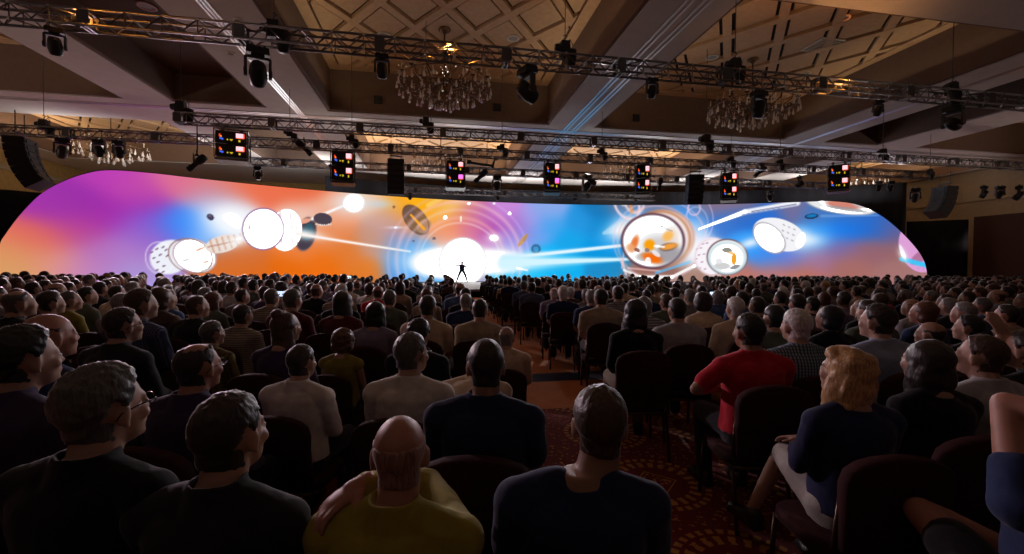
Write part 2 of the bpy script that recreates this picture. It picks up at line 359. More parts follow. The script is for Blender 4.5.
('R',11.82,2.34,0.855,0.0121,0.000441,-0.827,(235,215,225),0.8,0.06),
('E',12.62,2.34,0.826,0.0121,7.4e-06,-0.878,(255,255,255),1,0.03),
('R',12.62,2.34,0.826,0.0121,7.4e-06,-0.878,(110,85,90),0.95,0.05),
('R',12.62,2.27,0.917,0.0134,0.00044,-0.991,(190,215,225),0.7,0.1),
('E',12.61,2.79,3.3,0.0482,-0.018,-5.91,(140,140,130),0.95,0.3),
('E',13.04,2.21,6.16,-0.307,-0.206,-2.75,(245,165,45),1,0.3),
('E',12.86,2.6,4.15,0.0612,-0.0201,-10.3,(250,190,120),0.8,0.08),
('E',12.32,1.75,2.05,0.0296,0.0173,-4.38,(205,205,205),0.9,0.5),
('E',13.11,1.69,3.13,1.1,2.88,-7.2,(120,125,130),0.8,0.5),
('E',12.13,2.08,4.09,0.0585,0.00994,-5.1,(230,230,235),0.8,0.08),
('G',13.98,3.24,1.37,0.356,0.857,-2.99,(255,255,255),0.8,0),
('G',17.23,3.39,1.17,0.02,-0.0355,-2.29,(210,235,255),0.9,0),
('G',16.8,3.52,1.84,0.0312,-0.0286,-1.78,(255,255,255),0.8,0),
('E',15.63,3.76,0.624,-0.171,-0.371,-0.975,(244,244,248),1,0.05),
('E',15.07,3.55,0.697,-0.557,-0.99,-0.988,(255,255,255),1,0.06),
('R',15.07,3.55,0.697,-0.557,-0.99,-0.988,(165,158,168),0.75,0.06),
('E',15.9,4.36,9.06,-5.53,-15.1,-18.8,(165,160,172),0.75,0.4),
('E',15.85,4.0,9.06,-5.53,-15.0,-18.8,(165,160,172),0.75,0.4),
('E',15.8,3.65,9.07,-5.52,-14.9,-18.8,(165,160,172),0.75,0.4),
('E',16.19,4.21,9.14,-5.55,-15.2,-18.9,(165,160,172),0.75,0.4),
('E',16.14,3.86,9.14,-5.54,-15.1,-18.8,(165,160,172),0.75,0.4),
('E',16.09,3.51,9.15,-5.53,-15.0,-18.8,(165,160,172),0.75,0.4),
('E',16.48,4.07,9.22,-5.56,-15.4,-18.9,(165,160,172),0.75,0.4),
('E',16.43,3.72,9.22,-5.55,-15.2,-18.9,(165,160,172),0.75,0.4),
('E',16.38,3.37,9.23,-5.55,-15.1,-18.9,(165,160,172),0.75,0.4),
('E',16.85,3.4,4.31,-1.29,-0.816,-1.89,(255,255,255),0.9,0.4),
('L',10.87,4.17,13.65,5.24,0.098,0.289,(255,255,255),1),
('L',13.65,5.24,16.6,5.72,0.289,0.313,(250,250,255),0.95),
('L',14.06,5.26,16.54,5.64,0.058,0.056,(110,120,160),0.8),
('L',13.48,5.07,15.66,5.4,0.045,0.044,(110,130,180),0.7),
('E',18.91,5.55,0.541,-0.0539,-0.373,-1.72,(255,255,255),1,0.08),
('E',19.01,5.49,1.15,-0.114,-0.886,-4.1,(205,110,90),0.85,0.5),
('E',19.17,5.24,0.983,-0.097,-1.76,-8.21,(150,150,155),0.7,0.5),
('R',18.91,5.55,0.541,-0.0539,-0.373,-1.72,(170,170,175),0.7,0.08),
('E',17.56,5.68,2.19,-0.654,-2.38,-5.11,(230,230,232),0.8,0.5),
('E',19.91,5.44,2.23,-0.281,-1.47,-5.51,(190,180,185),0.7,0.5),
('L',17.95,4.86,20.74,4.78,0.154,0.059,(120,170,235),0.5),
('E',17.39,4.86,2.68,0.287,0.529,-5.93,(34,60,95),1,0.12),
('E',17.39,4.89,3.75,0.402,0.949,-10.7,(20,130,200),0.9,0.4),
('E',22.64,2.88,1.08,0.319,0.29,-0.623,(222,160,214),1,0.06),
('E',22.69,2.3,1.71,0.941,2.61,-2.8,(175,110,150),0.9,0.4),
('L',21.89,2.19,22.96,1.82,0.21,0.252,(60,200,250),0.95),
('G',21.93,2.43,4.82,2.24,1.57,-2.09,(255,255,255),0.8,0),
('E',21.91,2.6,10.3,3.41,1.02,-1.97,(255,255,255),0.8,0.6),
('L',22.62,1.73,22.64,1.59,0.058,0.058,(220,150,200),0.8),
('L',22.83,1.73,22.85,1.53,0.057,0.057,(220,150,200),0.8)]

# ------------------------------------------------------------------ the hall
def V(x, y, z): return Vector((x*S, y*S, SZ(z)))
def nmath(nt):
    def m(op, a, b=None, c=None):
        n = nt.nodes.new('ShaderNodeMath'); n.operation = op
        for i, v in enumerate((a, b, c)):
            if v is None: continue
            if isinstance(v, (int, float)): n.inputs[i].default_value = v
            else: nt.links.new(v, n.inputs[i])
        return n.outputs[0]
    return m
def carpet():
    m = mat('patterned_carpet', (.1, .01, .01), .95, spec=.05, sheen=.15); nt = m.node_tree; b = nt.nodes['Principled BSDF']
    M = nmath(nt); tc = nt.nodes.new('ShaderNodeTexCoord'); sp = nt.nodes.new('ShaderNodeSeparateXYZ')
    nt.links.new(tc.outputs['Object'], sp.inputs[0]); x, y = sp.outputs[0], sp.outputs[1]
    c = at_z(655, 482, 0); P = 1.02
    def cell(v, c0): return M('MULTIPLY', M('SUBTRACT', M('FRACT', M('DIVIDE', M('ADD', v, 50*P-c0+P/2), P)), .5), P)
    u, w = cell(x, c.x), cell(y, c.y)
    r = M('SQRT', M('ADD', M('MULTIPLY', u, u), M('MULTIPLY', w, w))); th = M('ARCTAN2', w, u)
    def band(v, lo, hi): return M('MULTIPLY', M('GREATER_THAN', v, lo), M('LESS_THAN', v, hi))
    nz = nt.nodes.new('ShaderNodeTexNoise'); nz.inputs['Scale'].default_value = 26; nz.inputs['Detail'].default_value = 3
    nt.links.new(tc.outputs['Object'], nz.inputs['Vector']); n = nz.outputs['Fac']
    pet = M('GREATER_THAN', M('ADD', M('SINE', M('MULTIPLY', th, 22)), M('MULTIPLY', M('SUBTRACT', n, .5), 4)), .05)
    pet2 = M('GREATER_THAN', M('ADD', M('SINE', M('MULTIPLY', th, 34)), M('MULTIPLY', M('SUBTRACT', n, .5), 3)), -.2)
    g = M('MAXIMUM', M('MULTIPLY', band(r, .25, .33), pet), M('MULTIPLY', band(r, .355, .40), pet2))
    d = M('ADD', M('ABSOLUTE', u), M('ABSOLUTE', w))
    g = M('MAXIMUM', g, band(d, .165, .18)); g = M('MAXIMUM', g, M('MULTIPLY', M('LESS_THAN', d, .14), M('GREATER_THAN', n, .56)))
    g = M('MAXIMUM', g, M('MULTIPLY', M('GREATER_THAN', r, .44), M('GREATER_THAN', n, .61)))
    mx = nt.nodes.new('ShaderNodeMixRGB'); mx.inputs[1].default_value = (.17, .012, .013, 1); mx.inputs[2].default_value = (.55, .25, .05, 1)
    nt.links.new(g, mx.inputs[0])
    far = M('GREATER_THAN', y, 4.9)                     # screen light on the carpet beyond the medallions, painted in as warmer orange
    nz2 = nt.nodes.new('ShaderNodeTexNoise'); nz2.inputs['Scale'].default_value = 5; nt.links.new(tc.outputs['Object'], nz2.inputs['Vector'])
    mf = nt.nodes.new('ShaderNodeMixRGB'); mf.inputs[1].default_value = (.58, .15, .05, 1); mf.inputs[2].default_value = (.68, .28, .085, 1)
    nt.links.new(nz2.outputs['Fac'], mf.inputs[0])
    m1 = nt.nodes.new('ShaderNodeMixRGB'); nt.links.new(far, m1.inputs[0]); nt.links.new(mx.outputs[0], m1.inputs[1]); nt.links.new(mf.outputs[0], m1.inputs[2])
    s0 = at_z(550, 377, 0).y
    st = M('MAXIMUM', band(y, s0-.24, s0+.24), band(y, s0+5.6, s0+5.85))
    m2 = nt.nodes.new('ShaderNodeMixRGB'); m2.inputs[2].default_value = (.012, .014, .06, 1)
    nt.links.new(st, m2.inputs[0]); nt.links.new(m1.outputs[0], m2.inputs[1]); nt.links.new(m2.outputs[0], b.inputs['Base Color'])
    return m
XL, XR, YB, YF = -21., 31.5, -6., 33.
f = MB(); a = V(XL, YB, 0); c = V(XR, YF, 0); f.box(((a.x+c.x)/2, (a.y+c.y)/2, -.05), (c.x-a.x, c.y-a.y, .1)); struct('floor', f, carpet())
paint_beam = mat('ceiling_plaster', (.50, .47, .45), .75, noise_amt=.04, noise_scale=3)
paint_brown = mat('coffer_wall_brown', (.155, .10, .075), .8, noise_amt=.06, noise_scale=4)
paint_tan = mat('coffer_panel_tan', (.50, .33, .20), .75, noise_amt=.08, noise_scale=5)
paint_groove = mat('coffer_groove', (.016, .010, .008), .9)
track_m = mat('track_metal', (.75, .76, .80), .3, .9)
wall_m = mat('wall_vinyl_ochre', (.34, .22, .08), .8, noise_amt=.15, noise_scale=6)
wall_b = mat('wall_vinyl_beige', (.30, .245, .175), .8, noise_amt=.08, noise_scale=6)
Z0, Z1 = 7.4, 9.05
WX = [(-19.3, -10.6), (-3.9, 4.6), (6.5, 15.5), (22.6, 30.9)]; NX = [(-9.06, -6.0), (17.5, 20.5)]
BY = [(-1.2, 6.2), (8.45, 17.49), (19.88, 27.7)]
xs = sorted(WX+NX)
def vbox(mb, x0, x1, y0, y1, z0, z1, mi=0):
    p, q = V(x0, y0, z0), V(x1, y1, z1); mb.box((p+q)/2, q-p, None, mi)
# beams: longitudinal strips between the bays, then cross beams inside the bays
b = MB(); edge = [XL]+[v for t in xs for v in t]+[XR]
for i in range(0, len(edge), 2): vbox(b, edge[i], edge[i+1], YB, YF, Z0, Z1)
struct('trim_1', b, paint_beam)
b = MB(); ed = [YB]+[v for t in BY for v in t]+[YF]
for x0, x1 in xs:
    for i in range(0, len(ed), 2): vbox(b, x0, x1, ed[i], ed[i+1], Z0, Z1)
struct('trim_2', b, paint_beam)
# coffers: dark lining walls, groove ceiling, diamond panels and ribs
lining = MB(); top = MB()
vbox(top, XL, XR, YB, YF, Z1, Z1+.15, 1)
def clip_poly(poly, x0, x1, y0, y1):
    for ax, lim, sg in ((0, x0, 1), (0, x1, -1), (1, y0, 1), (1, y1, -1)):
        out = []
        for i in range(len(poly)):
            p, q = poly[i], poly[(i+1) % len(poly)]; dp = (p[ax]-lim)*sg; dq = (q[ax]-lim)*sg
            if dp >= 0: out.append(p)
            if dp*dq < 0: t = dp/(dp-dq); out.append((p[0]+(q[0]-p[0])*t, p[1]+(q[1]-p[1])*t))
        poly = out
        if len(poly) < 3: return []
    return poly
def prism(mb, poly, z0, z1, mi):
    n = len(poly); vs = [V(x, y, z0) for x, y in poly]+[V(x, y, z1) for x, y in poly]
    mb.add(vs, [tuple(range(n-1, -1, -1)), tuple(range(n, 2*n))]+[(i, (i+1) % n, n+(i+1) % n, n+i) for i in range(n)], mi)
PX, QY = 1.83, 2.5
for (x0, x1) in xs:
    narrow = (x0, x1) in NX
    for y0, y1 in BY:
        zt = 8.35 if narrow else Z1
        for (a0, a1, c0, c1) in ((x0, x0+.1, y0, y1), (x1-.1, x1, y0, y1), (x0+.1, x1-.1, y0, y0+.1), (x0+.1, x1-.1, y1-.1, y1)):
            vbox(lining, a0, a1, c0, c1, Z0+.04, zt)
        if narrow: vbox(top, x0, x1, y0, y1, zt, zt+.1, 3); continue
        cx, cy = (x0+x1)/2, (14.0 if 8 < y0 < 9 else (y0+y1)/2)
        for (g0, g1, k0, k1) in ((x0+.1, x0+.45, y0+.1, y1-.1), (x1-.45, x1-.1, y0+.1, y1-.1), (x0+.45, x1-.45, y0+.1, y0+.4), (x0+.45, x1-.45, y1-.4, y1-.1)):
            prism(top, [(g0, k0), (g1, k0), (g1, k1), (g0, k1)], Z1-.12, Z1+.01, 0)
        bx = (x0+.5, x1-.5, y0+.45, y1-.45)
        for i in range(-4, 5):
            for j in range(-3, 4):
                for o in (0, .5):
                    px, py = cx+(i+o)*PX, cy+(j+o)*QY
                    q = clip_poly([(px-.645, py), (px, py-.88), (px+.645, py), (px, py+.88)], *bx)
                    if q: prism(top, q, Z1-.07, Z1+.01, 0)
        for k in range(-12, 13):                     # the flat ribs between the diamonds, both ways
            for sg in (1, -1):
                c0 = (k+.5)*PX/1.0
                dx, dy = PX*8, QY*8*sg; nx, ny = .115*QY/PX, .115
                px, py = cx+c0, cy
                hw = .155
                q = [(px-dx-hw, py-dy), (px-dx+hw, py-dy), (px+dx+hw, py+dy), (px+dx-hw, py+dy)]
                q = clip_poly(q, *bx)
                if q:
                    if sg < 0: q = q[::-1]
                    prism(top, q, Z1-.125+.004*sg, Z1+.01, 0)
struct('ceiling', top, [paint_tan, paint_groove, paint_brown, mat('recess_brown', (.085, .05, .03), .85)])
struct('trim_3', lining, paint_brown)
b = MB()
for cx in (-5.07, -4.98, -4.89, 5.36, 5.50, 5.74, 5.88, 16.49, 16.60): vbox(b, cx-.028, cx+.028, YB+.1, 30.6, Z0-.02, Z0+.01)
for cy in (18.05, 18.2): vbox(b, XL+.1, XR-.1, cy-.03, cy+.03, Z0-.03, Z0-.005)
struct('trim_4', b, track_m)
def wall(name, x0, x1, y0, y1, m, z1=Z1): w = MB(); vbox(w, x0, x1, y0, y1, 1.64-1.64/S, z1); struct(name, w, m)
wall('wall_left', XL-.2, XL, YB, YF, wall_m); wall('wall_right', XR, XR+.2, YB, YF, wall_b)
wall('wall_front', XL-.2, XR+.2, YF, YF+.2, wall_m); wall('wall_back', XL-.2, XR+.2, YB-.2, YB, mat('wall_rear_brown', (.09, .065, .05), .85))
# right wall: the tall dark folding partition beside the pale pier
d = MB(); dm = mat('partition_dark', (.045, .016, .014), .7, noise_amt=.1)
r = ray(975, 217); yd = (ORI+r*(XR*S/r.x)).y/S; zd = ((ORI+r*(XR*S/r.x)).z-EYE)/S+EYE
vbox(d, XR-.08, XR-.005, 6, yd, 1.64-1.64/S, zd); fm = MB()
for k in range(8): vbox(fm, XR-.1, XR-.08, 6+k*1.75, 6.06+k*1.75, 1.64-1.64/S, zd)
do = tag(d.build('door_1', dm), kind='structure'); fm.build('seam', mat('seam_black', (.012, .01, .01), .6), do)
b = MB(); vbox(b, XR-.12, XR-.005, YB+.2, YF-.2, 5.62, 5.8); vbox(b, XL+.005, XL+.1, YB+.2, YF-.2, 6.35, 6.55); struct('trim_5', b, wall_b)

# ------------------------------------------------------------------ the curved screen
ACX, ACY, AR = 6.4518*S, -6.1128*S, 34.2084*S
def arc(u, R, z): return Vector((ACX+R*sin(u), ACY+R*cos(u), z))
ENDS = [(-24.66, .5), (-24.64, 1.74), (-24.56, 2.41), (-24.43, 2.76), (-24.04, 3.55), (-23.51, 4.38), (-22.95, 4.93), (-22.22, 5.41), (-21.45, 5.68), (-20.1, 5.77), (-18.8, 5.77), (-17, 5.77), (-14, 5.77), (-8, 5.77), (0, 5.77), (6, 5.77), (11, 5.77), (14, 5.77), (16, 5.77), (17.3, 5.77), (18.45, 5.74), (19.76, 5.45), (20.97, 4.68), (22.14, 3.35), (22.87, 2.07), (23.07, .72), (23.08, .5)]
EA = np.array([e[0] for e in ENDS]); EH = np.array([e[1] for e in ENDS])
# the rounded ends, smoothed: resample the outline densely by a cubic through its points
_t = np.arange(len(EA)); _k = np.linspace(0, len(EA)-1, 700); _i = np.clip(_k.astype(int), 0, len(EA)-2); _f = _k-_i
def _cr(P): 
    a, b, c, d = (P[np.clip(_i+o, 0, len(P)-1)] for o in (-1, 0, 1, 2)); return .5*((2*b)+(c-a)*_f+(2*a-5*b+4*c-d)*_f**2+(3*b-3*c+d-a)*_f**3)
SA, SHH = _cr(EA), _cr(EH); _o = np.argsort(SA, kind='stable'); SA, SHH = SA[_o], np.minimum(SHH[_o], 5.775)
def ppaint(A, H):
    """The picture on the screen, in metres along it and up it: soft colour fields, then lenses, barrels, rings and light beams."""
    bd = np.array(BACKDROP, float); num = np.zeros(A.shape+(3,)); den = np.zeros(A.shape)
    for a0, h0, r, g, b in bd:
        w = np.exp(-((A-a0)**2+((H-h0)*1.25)**2)/(2*.62**2))+1e-5/((A-a0)**2+(H-h0)**2+.05)
        num += w[..., None]*np.array((r, g, b)); den += w
    C = num/den[..., None]
    def over(al, c):
        nonlocal C
        al = np.clip(al, 0, 1)[..., None]; C = C*(1-al)+np.array(c, float)*al
    def ss(x): x = np.clip(x, 0, 1); return x*x*(3-2*x)
    for s in SHAPES:
        if s[0] == 'L':
            _, a0, h0, a1, h1, w0, w1, c, al = s
            dx, dy = a1-a0, h1-h0; L2 = dx*dx+dy*dy
            t = np.clip(((A-a0)*dx+(H-h0)*dy)/L2, 0, 1); d = np.hypot(A-a0-t*dx, H-h0-t*dy); w = (w0+(w1-w0)*t)/2+.015
            over(al*ss((w*1.5-d)/w), c)
        else:
            k, a0, h0, m0, m1, m2, m3, c, al, w = s
            dx, dy = A-a0, H-h0; q = np.hypot(m0*dx+m1*dy, m2*dx+m3*dy)
            if k == 'G': over(al*np.exp(-q*q*1.1), c)
            elif k == 'E': over(al*ss((1+w/2-q)/max(w, .03)), c)
            else: over(al*np.exp(-((q-1)/w)**2), c)
    return C
NA, NH = 1180, 116
ua = np.concatenate([np.linspace(-24.64, -23.6, 60), np.linspace(-23.58, 21.9, NA-120), np.linspace(21.92, 23.065, 60)])
# more columns where the ends round off
A = np.repeat(ua[:, None], NH, 1); TOP = np.interp(A, SA, SHH)
TOP = np.maximum(TOP, .74)
H = .70+(TOP-.70)*np.linspace(0, 1, NH)[None, :]
RGB = np.clip(ppaint(A, H), 0, 255)/255
LIN = np.where(RGB <= .04045, RGB/12.92, ((RGB+.055)/1.055)**2.4)
wht = np.clip((LIN.min(-1)-.93)/.07, 0, 1); LIN *= (1+4.*wht)[..., None]
U = A/34.2084
VX = np.stack([ACX+AR*np.sin(U), ACY+AR*np.cos(U), EYE+(H-EYE)*S], -1).reshape(-1, 3)
ii = np.arange(NA-1)[:, None]*NH+np.arange(NH-1)[None, :]
FC = np.stack([ii, ii+NH, ii+NH+1, ii+1], -1).reshape(-1, 4)
me = bpy.data.meshes.new('led_face'); me.vertices.add(len(VX)); me.vertices.foreach_set('co', VX.ravel())
me.loops.add(FC.size); me.loops.foreach_set('vertex_index', FC.ravel().astype(np.int32))
me.polygons.add(len(FC)); me.polygons.foreach_set('loop_start', np.arange(0, FC.size, 4, dtype=np.int32)); me.update(calc_edges=True)
at = me.color_attributes.new('picture', 'FLOAT_COLOR', 'POINT')
at.data.foreach_set('color', np.concatenate([LIN.reshape(-1, 3), np.ones((NA*NH, 1))], 1).astype(np.float32).ravel())
sm = bpy.data.materials.new('led_picture'); sm.use_nodes = True; nt = sm.node_tree; nt.nodes.clear()
an = nt.nodes.new('ShaderNodeAttribute'); an.attribute_name = 'picture'; em = nt.nodes.new('ShaderNodeEmission'); ou = nt.nodes.new('ShaderNodeOutputMaterial')
nt.links.new(an.outputs['Color'], em.inputs[0]); nt.links.new(em.outputs[0], ou.inputs[0]); me.materials.append(sm)
scr = thing('led_screen', 'huge curved wall of light showing glowing lenses on orange, purple and blue', 'screen', arc(0, AR, 0))
def keep(o, parent):          # parent a world-space mesh under an empty without moving it
    o.parent = parent; o.matrix_parent_inverse = Matrix.Translation(-Vector(parent.location)) if not any(parent.rotation_euler) else parent.matrix_basis.inverted()
    return o
keep(link('led_face', me), scr)
black = mat('black_paint', (.012, .012, .013), .55); drape_m = mat('black_drape', (.012, .012, .015), .95, spec=.05)
bk = MB(); rings = []
for i in range(0, 601):
    a = -24.66+47.75*i/600; t = max(.76, float(np.interp(a, SA, SHH)))
    rings.append([arc(a/34.2084, AR+.02, SZ(.68)), arc(a/34.2084, AR+.02, SZ(t)+.04), arc(a/34.2084, AR+.25, SZ(t)+.04), arc(a/34.2084, AR+.25, SZ(.68))])
bk.loft(rings); keep(bk.build('cabinet', black), scr)
lg = MB()
for i in range(25):
    a = (-24.4+47.2*i/24)/34.2084
    lg.bar(arc(a, AR+.5, 0), arc(a, AR+.2, SZ(.69)), .1, .1)
keep(lg.build('support_frame', black), scr)

# ------------------------------------------------------------------ stage, drapes
YS = 18.6*S; ZS = SZ(.68); dk = MB(); n = 40; front = []; back = []
for i in range(n+1):
    x = (-8+28*i/n)*S; u = math.asin((x-ACX)/(AR-.9)); front.append((x, YS)); back.append((x, ACY+(AR-.9)*cos(u)))
vs = [(x, y, ZS-.12) for x, y in front]+[(x, y, ZS-.12) for x, y in back]+[(x, y, ZS) for x, y in front]+[(x, y, ZS) for x, y in back]
m = n+1; fs = []
for i in range(n):
    fs += [(2*m+i, 2*m+i+1, 3*m+i+1, 3*m+i), (i, m+i, m+i+1, i+1), (i, i+1, 2*m+i+1, 2*m+i), (m+i, 3*m+i, 3*m+i+1, m+i+1)]
fs += [(0, 2*m, 3*m, m), (n, m+n, 3*m+n, 2*m+n)]
dk.add(vs, fs)
stg = thing('stage', 'low pale grey stage deck with black skirt below the glowing screen', 'stage', (6*S, 22*S, 0))
keep(dk.build('deck', mat('stage_deck_grey', (.22, .22, .23), .6, noise_amt=.05)), stg)
sk = MB(); rings = []
for i in range(241):
    x = (-8+28*i/240)*S; o = .04*sin(i*1.6)
    rings.append([(x, YS+.12+o, .0), (x, YS+.12+o, ZS-.11), (x, YS+.15+o, ZS-.11), (x, YS+.15+o, 0)])
sk.loft(rings); keep(sk.build('skirt', drape_m, None, True), stg)
def drape(label, u0, u1, R, z0, z1, loc_u):
    mb = MB(); rings = []; k = int(abs(u1-u0)*R*3.2)
    for i in range(k+1):
        u = u0+(u1-u0)*i/k; o = .06*sin(i*2.1)+.03*sin(i*.7)
        rings.append([arc(u, R+o, z0), arc(u, R+o, z1), arc(u, R+o+.03, z1), arc(u, R+o+.03, z0)])
    mb.loft(rings); o = mb.build('stage_drape', drape_m, None, True); tag(o, label, 'drape', 'black stage drapes'); return o
drape('long black drape hanging behind and above the middle of the curved screen', radians(-21), radians(37.2), AR+.9, 0, SZ(6.75), 0)
drape('lower black drape to the right of the curved screen, beside the pale pier', radians(37.4), radians(41.8), AR+1.3, 0, SZ(4.45), 0)
drape('black drape to the left of the purple rounded end of the screen', radians(-50), radians(-38.4), AR+.9, 0, SZ(4.55), 0)

# ------------------------------------------------------------------ rigging
alu = mat('truss_aluminium', (.17, .165, .17), .28, .9); alu_b = mat('node_polished', (.75, .75, .78), .22, .9); dark = mat('fixture_black', (.014, .014, .016), .5); dark2 = mat('fixture_grey', (.05, .05, .055), .5)
steel = mat('chain_steel', (.10, .10, .11), .4, .8); lensm = mat('lens_glass', (.05, .06, .09), .08, .2, spec=1.); plate = mat('coupler_grey', (.10, .10, .11), .45, .6)
CEIL = SZ(Z0)
def truss(label, x0, x1, Y, zb, w=.32, bay=.34, joint=2.95, j0=0., amber=()):
    t = thing('lighting_truss', label, 'truss', ((x0+x1)/2, Y+w/2, zb), group='lighting trusses under the ceiling')
    L = x1-x0; h = L/2
    for sy in (-1, 1):
        for z in (0, w):
            MB().cyl((-h, sy*w/2, z), (h, sy*w/2, z), .031, n=8).build('chord', alu, t, True)
    lc = MB(); n = max(1, int(L/bay))
    for i in range(n):
        a, b = -h+i*L/n, -h+(i+1)*L/n; up = i % 2
        for sy in (-1, 1):
            lc.cyl((a, sy*w/2, w*up), (b, sy*w/2, w*(1-up)), .0145, n=5)
            if i % 2: lc.cyl((a, sy*w/2, 0), (a, sy*w/2, w), .0145, n=5)
        for z in (0, w): lc.cyl((a, (-w/2 if up else w/2), z), (b, (w/2 if up else -w/2), z), .0145, n=5)
        for z in (0, w):
            if i % 2: lc.box((a, -w/2-.014, z), (.055, .03, .055), None, 1)
    lc.build('lacing', [alu, alu_b], t)
    k = 0
    x = -h+j0
    while x < h:
        c = MB()
        for dx in (-.05, .05):
            for z in (0, w): c.bar((x+dx, -w/2, z), (x+dx, w/2, z), .03, .07)
            for sy in (-1, 1): c.bar((x+dx, sy*w/2, 0), (x+dx, sy*w/2, w), .05, .03)
        c.box((x, -w/2-.02, w/2), (.22, .012, w*.9)); c.build('coupler', plate, t)
        x += joint; k += 1
    return t
YT = dict(T1=10.6, T2=16.65, T3=19.3, T4=22.95, T5=29.5)
ZT = dict(T1=6.60, T2=6.47, T3=6.47, T4=6.47, T5=6.47)
def xat(px, T): return at_y(px, 200, YT[T]).x
x0 = xat(-90, 'T1'); x1 = xat(1110, 'T1')
jx = xat(241, 'T1'); j0 = (jx-x0) % 2.95
truss('long front truss nearest the viewer, crossing the whole hall below the chandeliers', x0, x1, YT['T1'], ZT['T1'], j0=j0)
truss('second truss from the front, ending near the left side above the orange screen area', xat(176, 'T2'), xat(1090, 'T2'), YT['T2'], ZT['T2'], j0=.05)
truss('third truss from the front, carrying the projector stacks', xat(-60, 'T3'), xat(930, 'T3'), YT['T3'], ZT['T3'], j0=1.)
truss('fourth truss, just in front of the bright white ceiling beam', xat(250, 'T4'), xat(845, 'T4'), YT['T4'], ZT['T4'], j0=1.5)
truss('short rear truss right above the top edge of the screen', xat(392, 'T5'), xat(655, 'T5'), YT['T5'], ZT['T5'], j0=1.5)
def topz(x, y): # the underside met by a cable going straight up
    X, Y = x/S, y/S
    for a, b in xs:
        if a < X < b:
            for c, d in BY:
                if c < Y < d: return SZ(8.35 if (a, b) in NX else Z1-.13)
    return CEIL
def cable(px_or_pos, z0, parent):
    x, y = px_or_pos
    o = MB().cyl((x, y, z0), (x, y, topz(x, y)), .011, n=6).build('chain', steel); keep(o, parent); return o
def hoist(label, px, py, T, k=1., cable_on=True):
    p = at_y(px, py, YT[T]+.16)
    t = thing('hanging_chain_hoist', label, 'hoist', p, group='chain hoists on the trusses')
    MB().box((0, 0, 0), (.24*k, .20*k, .34*k), None, 0, .85).cyl((-.12*k, 0, .02*k), (-.24*k, 0, .02*k), .10*k, .08*k, 14).build('motor', dark, t)
    MB().lathe([(.02*k, -.42*k), (.10*k, -.40*k), (.13*k, -.20*k), (.13*k, -.02*k), (.12*k, -.02*k)], 12, (.16*k, .02*k, 0)).build('chain_bag', dark, t, True)
    hk = MB().tube([(0, 0, .17*k), (0, 0, .24*k), (.05*k, 0, .29*k), (0, 0, .34*k), (-.04*k, 0, .30*k)], .016*k, 7); hk.tube([(.03*k, .0, .16*k), (.12*k, 0, .24*k), (.2*k, 0, .1*k), (.17*k, 0, -.02*k)], .012*k, 6); hk.build('hook', steel, t, True)
    MB().cyl((0, 0, -.17*k), (0, 0, ZT[T]+.32-p.z), .012, n=6).build('sling', steel, t) if p.z > ZT[T]+.5 else None
    if cable_on: cable((p.x, p.y), p.z+.3*k, t)
    return t
def mover(label, px, py, Y, size, pan=0., tilt=-50., lens=None, zt=None):
    """moving head: clamp, base, forked yoke, tapered head with a round lens; (px, py) is its middle in the photo, size its height in metres"""
    p = at_y(px, py, Y); k = size/.62
    if zt is not None: p.z = zt-.31*k
    t = thing('moving_spotlight', label, 'stage light', p, radians(pan), 'moving head lights on the trusses')
    MB().box((0, 0, .24*k), (.36*k, .24*k, .12*k), None, 0, .94).box((0, 0, .175*k), (.2*k, .2*k, .03*k)).build('base', dark, t)
    cl = MB()
    for s in (-1, 1): cl.cyl((s*.1*k, 0, .3*k), (s*.1*k, 0, .345*k), .02*k, n=8); cl.box((s*.1*k, 0, .345*k), (.035*k, .08*k, .04*k))
    cl.build('clamp', steel, t)
    yk = MB().box((0, 0, .135*k), (.38*k, .09*k, .05*k))
    for s in (-1, 1): yk.box((s*.185*k, 0, -.015*k), (.045*k, .10*k, .30*k)); yk.cyl((s*.16*k, 0, -.12*k), (s*.215*k, 0, -.12*k), .075*k, n=14)
    yk.build('yoke', dark2, t)
    q = Euler((radians(tilt-90), 0, 0)).to_matrix(); c = Vector((0, 0, -.12*k))
    MB().lathe([(.02*k, -.21*k), (.09*k, -.20*k), (.125*k, -.14*k), (.14*k, -.02*k), (.145*k, .08*k), (.125*k, .17*k), (.115*k, .21*k), (.105*k, .21*k)], 18, c, q).build('head', dark, t, True)
    MB().lathe([(.104*k, .198*k), (.08*k, .216*k), (.03*k, .224*k), (.002*k, .225*k)], 16, c, q).build('lens', lens or lensm, t, True)
    return t
def profile(label, px, py, Y, length, pan, tilt):
    p = at_y(px, py, Y); k = length/.6
    t = thing('profile_spotlight', label, 'stage light', p, radians(pan), 'profile spotlights on the trusses')
    q = Euler((radians(tilt-90), 0, 0)).to_matrix()
    MB().lathe([(.03*k, -.3*k), (.10*k, -.28*k), (.115*k, -.12*k), (.09*k, -.02*k), (.07*k, .02*k), (.07*k, .16*k), (.085*k, .17*k), (.085*k, .30*k), (.075*k, .30*k)], 16, (0, 0, 0), q).build('barrel', dark, t, True)
    MB().lathe([(.074*k, .285*k), (.03*k, .30*k), (.002*k, .302*k)], 14, (0, 0, 0), q).build('lens', lensm, t, True)
    y = MB()
    for s in (-1, 1): y.bar((s*.11*k, 0, -.02*k), (s*.11*k, 0, .22*k), .02*k, .04*k)
    y.bar((-.12*k, 0, .22*k), (.12*k, 0, .22*k), .04*k, .02*k); y.cyl((0, 0, .22*k), (0, 0, .36*k), .02*k, n=8); y.build('yoke', steel, t)
    return t
Y1 = YT['T1']+.16
mover('small black moving light under the left end of the front truss', 55, 41, Y1, .52, 25, -60)
mover('large black moving light below the front truss, over the left ceiling beam', 258, 66.5, Y1, .80, 20, -35)
mover('small moving light left of the big chandelier, under the front truss', 382, 66, Y1, .52, 5, -70)
